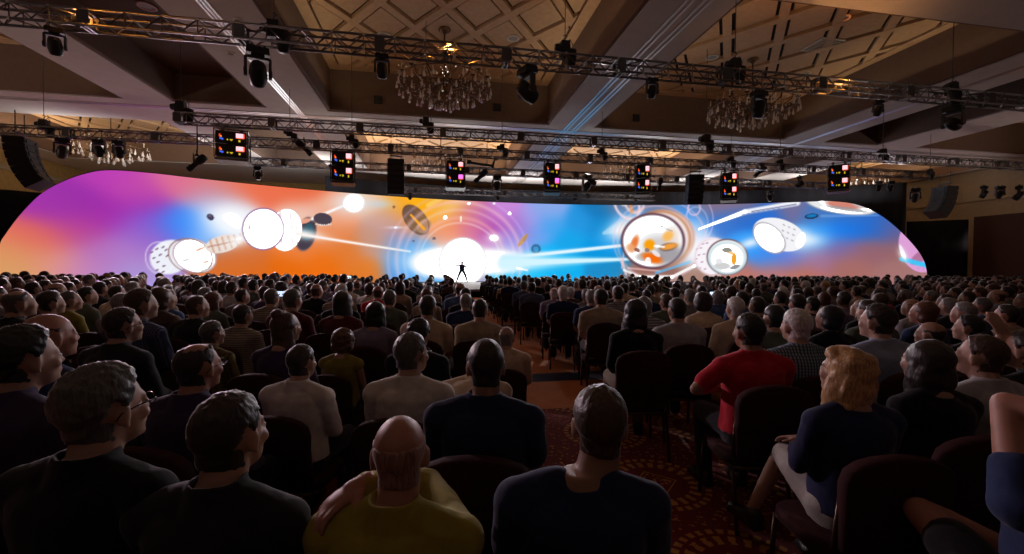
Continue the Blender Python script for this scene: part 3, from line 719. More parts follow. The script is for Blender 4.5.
mover('large black moving light right of the big chandelier, aimed down right', 527, 85, Y1, .84, -70, -30, mat('lens_cyan_edge', (.2, .5, .6), .1, .3))
mover('small moving light under the front truss where it crosses the middle beam', 652, 88, Y1, .48, -5, -65)
mover('black moving light in front of the right hand chandelier', 759, 104, Y1, .68, 8, -75)
mover('small moving light under the front truss right of the amber glow', 878, 108, Y1, .42, -15, -60)
mover('black moving light at the far right hanging under the tall hoist', 953, 119, Y1+.2, .76, -75, -10)
hoist('black chain hoist on the front truss above the large left moving light', 274, 30, 'T1', 1.15)
hoist('black chain hoist on the front truss beside the middle ceiling beam', 565, 49, 'T1', 1.05)
hoist('black chain hoist on the front truss left of the right chandelier', 735, 66, 'T1', 1.1)
hoist('tall black chain hoist at the far right of the front truss', 952, 89, 'T1', 1.1)
hoist('chain hoist at the left tip of the second truss', 181, 108, 'T2', 1.25)
hoist('chain hoist on the second truss below the big chandelier', 426, 122, 'T2', 1.0)
hoist('chain hoist on the second truss below the right chandelier', 706, 140, 'T2', 1.25)
hoist('chain hoist at the right of the second truss, under the dark triangular recess', 883, 153, 'T2', 1.05)
hoist('chain hoist on the third truss beside the left array of loudspeakers', 44, 125, 'T3', 1.1)
hoist('chain hoist on the third truss between the first two projector stacks', 290, 133, 'T3', .95)
hoist('chain hoist on the third truss just left of the dark box loudspeaker', 352, 139, 'T3', .95)
hoist('chain hoist on the third truss left of the middle beam tracks', 502, 148, 'T3', .95)
hoist('chain hoist on the third truss right of the middle beam tracks', 602, 152, 'T3', .95)
hoist('chain hoist on the third truss above the sixth projector stack', 731, 160, 'T3', .95)
hoist('chain hoist on the third truss left of the rightmost projector stack', 780, 163, 'T3', .95)
hoist('chain hoist near the right end of the third truss', 930, 172, 'T3', .95)
Y3, Y4, Y5 = YT['T3']+.16, YT['T4']+.16, YT['T5']+.16
mover('moving light with open yoke left of the far left chandelier', 62, 148, Y3, .72, 40, -40)
mover('moving light with purple lens at the far left, first of two over the chandelier', 99, 148, Y3, .62, 10, -65)
mover('moving light at the far left, second of two in front of the chandelier', 119, 149, Y3, .62, 5, -65, mat('lens_purple_glow', (.2, .1, .4), .1, emit=(.35, .25, .9), es=.5))
mover('moving light tucked against the right side of the first projector stack', 244, 154, Y3-.8, .66, -30, -60)
mover('flat shaded work light hanging below the fourth truss at the left', 258, 173, Y4, .6, 0, -90)
mover('moving light below the rear truss in the middle beam', 497, 183, Y4, .74, 0, -80)
mover('moving light hanging under the fourth truss, right of the middle projectors', 587, 183, Y4+.5, .9, 15, -35)
mover('moving light hanging above the top of the screen, right of the tapered speaker', 770, 196, Y4+.3, .58, 0, -90)
mover('round moving light on the third truss, left of the rightmost projector stack', 800, 182, Y3+1, .6, 30, -20)
mover('moving light at the right, just beyond the rightmost projector stack', 879, 186, Y3, .5, 0, -70)
mover('moving light at the right, second beyond the rightmost projector stack', 891, 186, Y3, .5, -20, -60)
mover('moving light left of the right hand array of loudspeakers', 915, 195, Y3, .7, -40, -50)
mover('moving light at the right edge of the photo under the truss end, left one', 984, 192, 18, .6, 20, -60)
mover('moving light at the right edge of the photo under the truss end, right one', 1000, 192, 18, .6, -20, -60)
mover('moving light in the top right corner of the side wall', 1019, 193, 17.5, .7, 30, -50)
profile('short spotlight hanging on a pole left of the first projector stack', 197, 163, Y3-.4, .85, 75, -35)
profile('spotlight on the third truss between the first two projector stacks', 304, 148, Y3, .75, -60, -40)
profile('spotlight pointing left under the camera arm, left of the middle', 481, 176, Y4-1, .85, 60, -40)
profile('spotlight on the fourth truss under the middle projector stacks', 590, 180, Y4, .85, 110, 25)
profile('spotlight on the third truss right of the sixth projector stack', 760, 172, Y3, .7, 70, -40)
profile('spotlight on the third truss right of the fifth projector stack', 660, 184, Y3, .6, -10, -60)
for i, (px, nm) in enumerate(((410, 'leftmost'), (498, 'middle'), (575, 'right middle'), (636, 'rightmost'))):
    o = mover('tiny downlight under the rear truss over the screen edge, %s of four' % nm, px, 196+i*.8, Y5, .46, 0, -85)
# drop pole of the left hung spotlight
pl = thing('drop_pole', 'thin vertical pole under the second truss left of the first projector stack', 'pole', at_y(197, 141, Y3-.4))
a = at_y(197, 124, Y3-.4); b = at_y(197, 160, Y3-.4); keep(MB().cyl((a.x, a.y, a.z), (a.x, a.y, b.z+.2), .022, n=8).build('tube', dark), pl); keep(MB().box((a.x, a.y, b.z+.17), (.12, .12, .06)).build('bracket', dark), pl)
# robotic camera arm
ca = thing('camera_arm', 'black horizontal camera arm hanging left of the middle truss lights', 'camera arm', at_y(487, 166, Y4-1))
m_ = MB(); m_.bar((-.85, 0, .12), (.35, 0, .0), .09, .12); m_.box((-.9, 0, .14), (.22, .2, .2)); m_.build('boom', dark, ca)
MB().tube([(.28, 0, -.1), (.33, 0, .2), (.42, 0, .42), (.50, 0, .3)], .05, 8).build('gooseneck', dark, ca, True)
MB().cyl((0, 0, .05), (0, 0, 1.1), .02, n=8).build('drop_rod', steel, ca)

# ------------------------------------------------------------------ projector stacks
glow = mat('exhaust_glow', (.9, .5, .5), .5, emit=(1., .55, .62), es=1.3); glow_r = mat('exhaust_red', (.8, .1, .05), .5, emit=(1., .12, .04), es=.9)
led_y = mat('led_yellow', (.8, .7, .1), .5, emit=(.8, .62, .03), es=.7); led_b = mat('led_blue', (.1, .2, .9), .5, emit=(.06, .16, 1.), es=.8); led_r = mat('led_red', (.8, .1, .05), .5, emit=(1., .08, .02), es=.8); led_m = mat('led_magenta', (.8, .1, .8), .5, emit=(1., .2, 1.), es=1.2)
def projector(label, pos, rz, w, h, d, pink):
    t = thing('projector', label, 'projector', pos, rz, 'stacked stage projectors')
    b = MB(); b.box((0, d/2, h/2), (w, d, h*.94), None, 0, .97); b.box((0, -.02, h*.5), (w*.94, .04, h*.8)); b.build('body', dark, t)
    g = MB()
    for k in range(5): g.box((-w*.49, d*(.2+.14*k), h/2), (.02, .05, h*.55))
    g.build('side_grille', dark2, t)
    MB().box((w*.29, -.045, h*.66), (w*.24, .012, h*.34)).build('lamp_window', glow if not pink else led_m, t)
    MB().box((w*.42, -.045, h*.64), (w*.05, .012, h*.36)).box((w*.29, -.046, h*.47), (w*.24, .012, h*.06)).build('warm_edge', glow_r, t)
    y = MB()
    for (x, z, a, c) in ((.02, .32, .10, .06), (-.10, .30, .04, .10), (.28, .26, .06, .16), (.02, .24, .05, .04), (-.3, .52, .04, .1)): y.box((w*x, -.045, h*z), (w*a, .01, h*c))
    y.build('yellow_indicator', led_y, t)
    MB().box((-w*.34, -.045, h*.58), (w*.05, .01, h*.20)).box((-w*.30, -.045, h*.50), (w*.05, .01, h*.1)).build('red_indicator', led_r, t)
    MB().box((-w*.32, -.045, h*.36), (w*.06, .01, h*.13)).box((-w*.26, -.045, h*.32), (w*.06, .01, h*.13)).build('blue_indicator', led_b, t)
    l = MB(); l.cyl((w*.1, d, h*.5), (w*.1, d+.18, h*.5), .13, .15, 16); l.build('lens_barrel', dark2, t, True)
    return t
ORD = ['first from the left', 'second from the left', 'third from the left', 'middle', 'third from the right', 'second from the right', 'rightmost']
for i, (xa, ya, xb, yb, Y) in enumerate(((219, 131, 243, 157, 16.9), (333, 151, 352, 180, 18.1), (447, 160, 464, 185, 18.9), (545, 162, 560, 190, 18.3), (636, 164, 650, 192, 18.3), (722, 172, 737, 198, 18.3), (829, 164, 848, 189, 18.0))):
    a = at_y((xa+xb)/2, yb, Y); b = at_y((xa+xb)/2, ya, Y); h = (b.z-a.z)/2; w = (xb-xa)*Y*1.02/F
    rz = -atan2(a.x, a.y)*(.62, .62, .8, .8, .8, .9, 1.)[i]
    fr = thing('projector_rack', 'rigging frame holding the %s of the seven projector stacks' % ORD[i], 'rigging frame', a, rz, 'rigging frames of the projectors')
    m_ = MB(); d = .8
    for x in (-w/2-.03, w/2+.03):
        for y in (.02, d): m_.bar((x, y, -.06), (x, y, 2*h+.06), .035, .035)
        for z in (-.05, 2*h+.05): m_.bar((x, 0, z), (x, d, z), .035, .035)
    for y in (.02, d):
        for z in (-.05, 2*h+.05): m_.bar((-w/2, y, z), (w/2, y, z), .035, .035)
    m_.build('frame', alu if i in (0, 6) else steel, fr)
    m_ = MB().box((0, d/2, -.09), (w*1.05, d, .05)); m_.build('tray', plate, fr)
    top = MB()
    zt_ = ZT['T3'] if ZT['T3'] > a.z+2*h else a.z+2*h+.3
    for x in (-w*.3, w*.3): top.cyl((x, d/2, 2*h+.05), (x, d/2+.6, max(zt_-a.z, 2*h+.3)), .02, n=6); top.box((x, d/2, 2*h+.12), (.1, .1, .1))
    top.build('hanger', steel, fr)
    q = Euler((0, 0, rz)).to_matrix()
    for j in (0, 1): projector('%s projector in the %s projector stack' % (('lower', 'upper')[j], ORD[i]), a+Vector((0, 0, j*h)), rz, w, h, d, i in (2, 3) and j == 0)

# ------------------------------------------------------------------ hung loudspeakers
spk_b = mat('speaker_black', (.012, .012, .014), .6); spk_g = mat('speaker_grille', (.05, .055, .065), .5, .4)
def array(label, pts, w, rz, dpt=.5, grp='hung loudspeaker arrays'):
    """pts: list of (y, z) top to bottom on the front face of each cabinet, with tilt in degrees"""
    t = thing('hanging_loudspeaker_array', label, 'loudspeaker', pts[0], rz, grp)
    for k, (p, z, tl, hh) in enumerate(pts[1]):
        q = Euler((radians(tl), 0, 0)).to_matrix()
        m_ = MB().box(Vector((0, p, z)), (w, dpt, hh*.95), q); cb = m_.build('cabinet', spk_b, t)
        g_ = MB().box(Vector((0, p, z))+q @ Vector((0, -dpt/2-.01, 0)), (w*.94, .02, hh*.8), q)
        for s in (-.3, .3): g_.cyl(Vector((0, p, z))+q @ Vector((s*w, -dpt/2-.012, 0)), Vector((0, p, z))+q @ Vector((s*w, -dpt/2-.04, 0)), hh*.28, n=12)
        g_.build('grille', spk_g, cb)
    m_ = MB().bar((-w*.4, pts[1][0][0], pts[1][0][1]+.3), (w*.4, pts[1][0][0], pts[1][0][1]+.3), .08, .06)
    for s in (-.3, .3): m_.cyl((s*w, pts[1][0][0], pts[1][0][1]+.1), (s*w, pts[1][0][0], pts[1][0][1]+1.0), .015, n=6)
    m_.build('flying_bar', steel, t)
    return t
def jcurve(n, hh, t0, t1):
    out = []; y = z = 0.
    for k in range(n):
        tl = t0+(t1-t0)*k/(n-1); a = radians(tl)
        y += -sin(a)*hh*-.5; z -= cos(a)*hh*.5; out.append((y, z, tl, hh)); y += sin(a)*hh*.5; z -= cos(a)*hh*.5
    return out
p = at_y(20, 139, 17.5); array('large curved loudspeaker array hanging at the far left above the purple screen end', (p, jcurve(7, .235, -2, -34)), .85, radians(104), .52)
p = at_y(945, 187, 20.5); array('curved loudspeaker array hanging at the right beside the end of the screen', (p, jcurve(7, .25, -2, -38)), .95, radians(-98), .62)
p = at_y(396, 160, 20.5); array('straight black loudspeaker column hanging left of the middle above the screen', (p, jcurve(6, .26, 0, 2)), .72, radians(2), .6)
p = at_y(695, 175, 21.5); array('tapered black loudspeaker column hanging right of the middle above the screen', (p, jcurve(6, .25, 2, 16)), .78, radians(-14), .6)

# ------------------------------------------------------------------ chandeliers, ceiling fittings
brass = mat('chandelier_bronze', (.16, .10, .06), .35, .8); cryst = mat('crystal', (.82, .80, .80), .08, .35, spec=1.); candle = mat('candle_ivory', (.55, .48, .38), .5)
def chandelier(label, x, y, R, zc, zb, full=True):
    zt = SZ(Z1-.07); t = thing('chandelier', label, 'chandelier', (x, y, zt), 0, 'crystal chandeliers')
    q = lambda z: z-zt
    MB().lathe([(.02, .0), (.22, 0), (.24, -.05), (.10, -.14), (.03, -.2)], 20).build('canopy', brass, t, True)
    MB().cyl((0, 0, -.15), (0, 0, q(zc)), .03, n=8).build('rod', brass, t)
    MB().lathe([(.03, q(zc)+.5), (.09, q(zc)+.42), (.05, q(zc)+.2), (.16, q(zc)), (.22, q(zc)-.2), (.10, q(zc)-.4), (.14, q(zc)-.55), (.03, q(zc)-.7), (.01, q(zb))], 16).build('stem', brass, t, True)
    n = 16 if full else 8
    am = MB(); cm = MB()
    tiers = ((R*.92, q(zc)+.05, n), (R*.5, q(zc)-.25, n//2), (R*.62, q(zc)+.45, n//2))
    for r, z, k in tiers:
        for i in range(k):
            a = 2*pi*(i+.25*(r < R*.8))/k; d = Vector((cos(a), sin(a), 0))
            am.tube([d*.12+Vector((0, 0, z-.05)), d*r*.35+Vector((0, 0, z-.38)), d*r*.7+Vector((0, 0, z-.42)), d*r*.96+Vector((0, 0, z-.2)), d*r+Vector((0, 0, z))], .02, 6)
            am.lathe([(.03, 0), (.10, .03), (.11, .05), (.03, .05)], 8, d*r+Vector((0, 0, z))); cm.cyl(d*r+Vector((0, 0, z+.05)), d*r+Vector((0, 0, z+.23)), .022, n=6)
            cm.ell(d*r+Vector((0, 0, z+.28)), (.025, .025, .055), None, 6, 5)
    am.build('arm', brass, t, True); cm.build('candle', candle, t, True)
    rg = MB()
    for r, z in ((R*.93, q(zc)-.02), (R*.52, q(zc)-.3)):
        pts = [(r*cos(2*pi*i/40), r*sin(2*pi*i/40), z) for i in range(41)]; rg.tube(pts, .018, 6)
    rg.build('ring', brass, t, True)
    def drop(mb, p, h, w): mb.lathe([(.002, 0), (w*.35, -h*.12), (w*.3, -h*.2), (w*.6, -h*.5), (w, -h*.8), (w*.6, -h*.94), (.002, -h)], 6, p)
    spots = []
    for r, z, k, h in ((R*.97, q(zc)-.10, 24, .30), (R*.75, q(zc)-.30, 14, .28), (R*.5, q(zc)-.42, 14, .34), (R*.3, q(zc)-.55, 8, .34)):
        for i in range(k):
            a = 2*pi*(i+.5*random.random())/k; spots.append((Vector((r*cos(a), r*sin(a), z+random.uniform(-.08, .08))), h*random.uniform(.8, 1.2)))
    if full:
        proto = None
        for p, h in spots:
            if proto is None: m2 = MB(); drop(m2, (0, 0, 0), .3, .055); proto = m2.mesh('crystal', [cryst])
            o = link('crystal', proto, t, p); o.scale = (1, 1, h/.3)
    ch = MB()
    if not full:
        for p, h in spots: drop(ch, p, h, .07)
    for i in range(150 if full else 60):           # the small beads strung between the arms
        a = random.uniform(0, 2*pi); r = R*random.choice((.35, .55, .8, .95)); ch.ell((r*cos(a), r*sin(a), q(zc)+random.uniform(-.45, .35)), .026, None, 6, 4)
    tag(ch.build('crystal_beads', cryst, t), kind='stuff')
    return t
chandelier('big crystal chandelier hanging behind the front truss, left of the middle beam', .32*S, 13.95*S, 1.85, 8.75, 7.85)
chandelier('big crystal chandelier hanging behind the front truss, right of the middle beam', 11.05*S, 13.95*S, 1.85, 8.75, 7.85)
chandelier('distant chandelier at the far left behind the two moving lights', -14.95*S, 23.8*S, 1.85, 8.5, 7.7, False)
chandelier('distant chandelier low behind the trusses left of the middle beam', .35*S, 23.8*S, 1.85, 8.75, 7.85, False)
chandelier('distant chandelier low behind the trusses right of the middle beam', 11*S, 23.8*S, 1.85, 8.75, 7.85, False)
chandelier('distant chandelier at the right behind the rightmost projector stack', 26.75*S, 23.8*S, 1.85, 8.5, 7.7, False)
white_p = mat('fitting_white', (.6, .58, .56), .5); grille_d = mat('grille_black', (.008, .008, .009), .7)
def ceiling_disc(label, px, py, z=Z1-.075, r=.26, ring=None, cat='ceiling speaker', name='ceiling_speaker'):
    p = at_z(px, py, SZ(z)); t = thing(name, label, cat, p)
    MB().lathe([(r*.72, -.01), (r*.8, -.045), (r, -.035), (r, 0), (.01, 0)], 24).build('trim_ring', ring or white_p, t, True)
    MB().lathe([(.01, -.012), (r*.74, -.012), (r*.74, 0), (.01, 0)], 24).build('grille', mat('grille_grey', (.3, .28, .27), .6), t)
ceiling_disc('round white ceiling speaker in a diamond panel right of the left chandelier', 513, 38)
ceiling_disc('round ceiling speaker in a diamond panel left of the left chandelier', 384, 35)
ceiling_disc('round white ceiling speaker left of the right chandelier', 712, 57)
ceiling_disc('round ceiling speaker right of the right chandelier, above the truss', 805, 73)
ceiling_disc('ring downlight in the far upper part of the right coffer', 843, 18, Z1-.075, .24, mat('ring_amber', (.6, .25, .1), .5, emit=(.5, .16, .05), es=.5), 'downlight', 'downlight')
ceiling_disc('round downlight in the narrow recess at the upper left', 147, 6, 8.35, .28, mat('ring_rose', (.5, .35, .33), .5), 'downlight', 'downlight')
for lab, px, py in (('small downlight on the left beam above the truss', 238, 20), ('small downlight on the left beam below the truss', 231, 53), ('small downlight on the middle beam beside the truss', 655, 60)):
    ceiling_disc(lab, px, py, Z0, .13, None, 'downlight', 'downlight')
p = at_z(823, 45, SZ(Z1-.075)); t = thing('air_vent', 'pale square air vent in the right coffer', 'vent', p); MB().box((0, 0, -.02), (1.1, 1.1, .04)).build('frame', white_p, t)
m_ = MB()
for k in range(9): m_.box((0, -.44+.11*k, -.05), (.95, .03, .03))
m_.build('louvre', mat('grille_grey', (.3, .28, .27), .6), t)
for lab, px, py in (('black square grille in the coffer side below the left chandelier, left one', 378, 100), ('black square grille in the coffer side below the left chandelier, right one', 497, 107.5), ('black square grille in the coffer side right of the middle beam', 636, 118), ('black square grille in the coffer side below the right chandelier', 735, 124)):
    p = at_y(px, py, 17.385*S-.0); t = thing('wall_grille', lab, 'grille', p); MB().box((0, -.03, 0), (.36, .05, .36)).build('frame', grille_d, t)
    m_ = MB()
    for k in range(6): m_.box((0, -.06, -.14+.056*k), (.32, .02, .02))
    m_.build('louvre', dark2, t)

# ------------------------------------------------------------------ lights of the hall, added fill included
def lamp(kind, name, loc, energy, col, size=.2, rot=None, spot=None, blend=.6):
    l = bpy.data.lights.new(name, kind); l.energy = energy; l.color = col
    if kind in ('POINT', 'SPOT'): l.shadow_soft_size = size
    if kind == 'SPOT': l.spot_size = radians(spot); l.spot_blend = blend
    o = bpy.data.objects.new(name, l); COL.objects.link(o); o.location = loc
    if rot is not None: o.rotation_euler = rot
    return o
def aim(o, target): o.rotation_euler = (Vector(target)-o.location).to_track_quat('-Z', 'Y').to_euler(); return o
amb_l = mat('uplight_amber', (.9, .4, .1), .4, emit=(1., .36, .06), es=2.)
wht_l = mat('uplight_added_white', (.9, .9, .9), .4, emit=(1., .9, .85), es=1.)
def uplight(label, px, T, energy, col, tilt=0, amber=False, spot=150, pos=None):
    p = pos or Vector((xat(px, T), YT[T]+.16, ZT[T]+.12))
    t = thing('uplight', label, 'uplight', p, 0, 'uplights sitting in the trusses')
    MB().lathe([(.03, -.10), (.085, -.08), (.09, .06), (.08, .06)], 14).build('can', dark, t, True)
    MB().lathe([(.002, .05), (.078, .05), (.078, .045), (.002, .045)], 14).build('lens', amb_l if amber else wht_l, t)
    o = lamp('SPOT', 'uplight_beam', p+Vector((0, 0, .09)), energy, col, .05, spot=spot, blend=.9); o.rotation_euler = (pi+radians(tilt), 0, 0)
    return t
for lab, px in (('amber uplight in the front truss at the left', 74), ('amber uplight in the front truss above the left chandelier', 447), ('amber uplight in the front truss right of the right chandelier', 850)):
    uplight(lab, px, 'T1', 150, (1., .45, .14), -24, True)
    lamp('POINT', 'amber_spill', Vector((xat(px, 'T1'), YT['T1']+.1, ZT['T1']+.24)), 15.0, (1., .33, .04), .04)
for lab, px, T, e, tl in (('added white fill uplight in the fourth truss at the left', 330, 'T4', 60, -25), ('added white fill uplight in the fourth truss left of the middle', 450, 'T4', 60, -25), ('added white fill uplight in the fourth truss right of the middle', 590, 'T4', 60, -25), ('added white fill uplight in the fourth truss at the right', 710, 'T4', 50, -25)):
    uplight(lab, px, T, e, (1., .90, .80), tl)  # these white cans are added to brighten the far ceiling
# unseen warm fill lights added inside the coffers, brighter in rows farther forward
for (x0, x1) in WX:
    for (y0, y1), e in zip(BY, (10, 26, 190)):
        k = .8 if x0 < -10 or x0 > 20 else 1.
        for x, rot in ((x0+.35, -1), (x1-.35, 1)):
            l = bpy.data.lights.new('coffer_fill', 'AREA'); l.shape = 'RECTANGLE'; l.size = .15; l.size_y = (y1-y0)*S*.85; l.energy = e*k; l.color = (1., .74, .44)
            o = bpy.data.objects.new('coffer_fill', l); COL.objects.link(o); o.location = V(x, (y0+y1)/2, Z0+.35); o.rotation_euler = (0, pi+rot*radians(-38), 0)
# added strip lights, unseen, above the screen brighten the last ceiling beam
for i in range(7):
    x = (-13+6.2*i)*S; u = math.asin((x-ACX)/AR)
    l = bpy.data.lights.new('screen_top_fill', 'AREA'); l.shape = 'RECTANGLE'; l.size = 6; l.size_y = .15; l.energy = 240; l.color = (1., .93, .90)
    o = bpy.data.objects.new('screen_top_fill', l); COL.objects.link(o); o.location = arc(u, AR-.6, SZ(6.05)); o.rotation_euler = (pi-radians(25), 0, -u)
# added unseen fill spots: some by the walls aimed up, some overhead aimed down
for x, y, dx, e, c in ((XL*S+1.5, 5, 7, 1500, (1., .76, .66)), (XL*S+1.5, 15, 7, 1500, (1., .76, .66)), (XR*S-1.5, 5, -8, 1300, (1., .74, .64)), (XR*S-1.5, 14, -8, 1200, (1., .76, .66)), (XR*S-1.5, 24, -5, 500, (1., .78, .7)), (-12, -5.5, 1.5, 1100, (1., .78, .68)), (1, -5.5, 0, 1100, (1., .78, .68)), (14, -5.5, -1.5, 1100, (1., .78, .68))):
    aim(lamp('SPOT', 'wall_side_fill', (x, y, 2.4), e, c, .3, spot=88, blend=1.), (x+dx, y+(3 if y > -5 else 6), 10))
aim(lamp('SPOT', 'wall_side_fill', (XL*S+5, 25, 2.4), 600, (1., .68, .42), .3, spot=90, blend=1.), (XL*S+1, 33, 9))
for x, y, e in ((-7, 6.5, 18), (-1, 6.5, 25), (5, 7, 9), (14, 8., 3), (-6, 12, 28), (3, 12, 28), (12, 12, 7)):
    aim(lamp('SPOT', 'overhead_fill', (x, y, CEIL-.05), e, (1., .80, .66), .35, spot=105, blend=1.), (x, y, 0))
# added rim spots by the far trusses rake the crowd from the stage side
for px, T, e, c, tg in ((110, 'T3', 3600, (1., .72, .85), (-2, 3, 1)), (497, 'T4', 4200, (.90, .92, 1.), (0, 2.5, 1)), (587, 'T4', 3000, (1., .86, .92), (1, 5, 1)), (915, 'T3', 350, (.95, .85, .95), (4, 4, 1)), (770, 'T4', 750, (.92, .88, 1.), (6, 6, 1)), (258, 'T4', 3400, (1., .80, .85), (-4, 6, 1))):
    aim(lamp('SPOT', 'rim_fill_spot', (xat(px, T), YT[T]+.1, ZT[T]-.75), e, c, .12, spot=52, blend=.9), tg)
w = bpy.data.worlds.new('hall_air'); SC.world = w; w.use_nodes = True
w.node_tree.nodes['Background'].inputs[0].default_value = (.004, .004, .005, 1)
vs_ = SC.view_settings; vs_.view_transform = 'Standard'; vs_.look = 'None'; vs_.exposure = 0; vs_.gamma = 1; vs_.use_curve_mapping = False
SC.cycles.use_denoising = True
SC.cycles.max_bounces = 6; SC.cycles.diffuse_bounces = 4; SC.cycles.sample_clamp_indirect = 4

# ------------------------------------------------------------------ people
def hairmat(name, col, rough=.45):
    key = 'hair_'+name
    if key in MATS: return MATS[key]
    m = mat(key, col, rough, spec=.5, sheen=.5); nt = m.node_tree; b = nt.nodes['Principled BSDF']; b.inputs['Sheen Roughness'].default_value = .25
    tc = nt.nodes.new('ShaderNodeTexCoord'); mp = nt.nodes.new('ShaderNodeMapping'); mp.inputs['Scale'].default_value = (150, 150, 18)
    n = nt.nodes.new('ShaderNodeTexNoise'); n.inputs['Scale'].default_value = 1.; n.inputs['Detail'].default_value = 3
    nt.links.new(tc.outputs['Object'], mp.inputs[0]); nt.links.new(mp.outputs[0], n.inputs['Vector'])
    r = nt.nodes.new('ShaderNodeValToRGB'); r.color_ramp.elements[0].position = .3; r.color_ramp.elements[1].position = .7
    r.color_ramp.elements[0].color = (*[c*.55 for c in col], 1); r.color_ramp.elements[1].color = (*[min(1, c*1.5) for c in col], 1)
    nt.links.new(n.outputs['Fac'], r.inputs['Fac']); nt.links.new(r.outputs['Color'], b.inputs['Base Color'])
    bp = nt.nodes.new('ShaderNodeBump'); bp.inputs['Strength'].default_value = .5; bp.inputs['Distance'].default_value = .004
    nt.links.new(n.outputs['Fac'], bp.inputs['Height']); nt.links.new(bp.outputs['Normal'], b.inputs['Normal'])
    return m
HAIRC = dict(stubble=hairmat('stubble', (.27, .145, .10), .6), dark=hairmat('dark', (.020, .013, .010)), black=hairmat('black', (.008, .007, .008)), brown=hairmat('brown', (.055, .028, .016)), grey=hairmat('grey', (.20, .19, .185)), white=hairmat('white', (.58, .55, .53)), blonde=hairmat('blonde', (.48, .27, .11)), auburn=hairmat('auburn', (.10, .035, .016)), salt=hairmat('salt', (.09, .085, .08)))
def skinmat(name, col): return mat('skin_'+name, col, .5, spec=.35, noise_amt=.06, noise_scale=25)
SKIN = dict(fair=skinmat('fair', (.43, .25, .18)), tan=skinmat('tan', (.32, .175, .115)), ruddy=skinmat('ruddy', (.41, .195, .135)), brown=skinmat('brown', (.16, .08, .05)))
eye_m = mat('eye_white', (.7, .68, .66), .2); iris_m = mat('eye_iris', (.03, .02, .015), .15); frame_m = mat('spectacle_frame', (.03, .03, .035), .25, .6); shoe_m = mat('shoe_leather', (.02, .015, .012), .4)
SHIRT = {'white': cloth('white', (.62, .57, .52)), 'cream': cloth('cream', (.62, .47, .33)), 'khaki': cloth('khaki', (.34, .27, .20)), 'grey': cloth('grey', (.20, .19, .20)), 'pale grey': cloth('pale_grey', (.36, .35, .36)), 'lilac': cloth('lilac', (.22, .18, .27)),
         'navy': cloth('navy', (.012, .016, .06)), 'dark blue': cloth('dark_blue', (.02, .035, .10)), 'blue': cloth('blue', (.06, .12, .26)), 'pale blue': cloth('pale_blue', (.26, .31, .42)), 'purple': cloth('purple', (.045, .026, .075)), 'black': cloth('black', (.006, .006, .007)), 'charcoal': cloth('charcoal', (.016, .016, .018)),
         'olive': cloth('olive', (.23, .19, .025)), 'mustard green': cloth('mustard_green', (.30, .25, .03)), 'red': cloth('red', (.50, .012, .03)), 'maroon': cloth('maroon', (.10, .015, .015)), 'green grey': cloth('green_grey', (.10, .12, .09)), 'brown': cloth('brown', (.09, .06, .045)),
         'plaid': stripes('plaid', (.16, .22, .28), (.35, .42, .45), 16, True, (.05, .09, .14)), 'blue checked': stripes('blue_checked', (.07, .09, .17), (.14, .16, .26), 20, True, (.04, .05, .09)), 'striped': stripes('striped', (.33, .31, .31), (.10, .11, .15), 11), 'patterned olive': stripes('patterned_olive', (.13, .11, .03), (.05, .04, .02), 9, True, (.18, .14, .05)), 'striped tan': stripes('striped_tan', (.36, .30, .24), (.16, .13, .11), 14)}
TROUS = [cloth('trouser_dark', (.02, .02, .024)), cloth('trouser_khaki', (.16, .12, .08)), cloth('trouser_denim', (.025, .035, .07)), cloth('trouser_grey', (.06, .06, .065))]
SKIRT = cloth('skirt_pale', (.42, .40, .36))
def hand(mb, w, d, n, side, curl=25., k=1.):
    w = Vector(w); d = Vector(d).normalized(); n = Vector(n); n = (n-d*n.dot(d)).normalized(); u = d.cross(n)
    R = Matrix((u, d, n)).transposed()
    mb.rc(w-d*.02, w+d*.03, .027*k, .030*k, 10); mb.ell(w+d*.05*k, (.043*k, .055*k, .019*k), R, 12, 8)
    for i, l in enumerate((.068, .078, .073, .056)):
        off = (-.031+.0205*i)*side*-1
        p = w+d*(.088-.006*abs(i-1.3))*k+u*off*k; a = radians(curl*(.5+.1*i)); dd = d+u*off*1.2; dd.normalize()
        for s_, r0, r1 in ((.45, .0095, .009), (.32, .009, .0082), (.25, .0082, .007)):
            v = (dd*cos(a)+n*sin(a)); q = p+v*l*s_*k; mb.rc(p, q, r0*k, r1*k, 8); p = q; a += radians(curl)
    p = w+d*.022*k+u*side*.034*k; v = (d*.62+u*side*.7+n*.35).normalized()
    q = p+v*.042*k; mb.rc(p, q, .0135*k, .0115*k, 8); v = (d*.85+u*side*.25+n*.4).normalized(); mb.rc(q, q+v*.036*k, .011*k, .0085*k, 8)
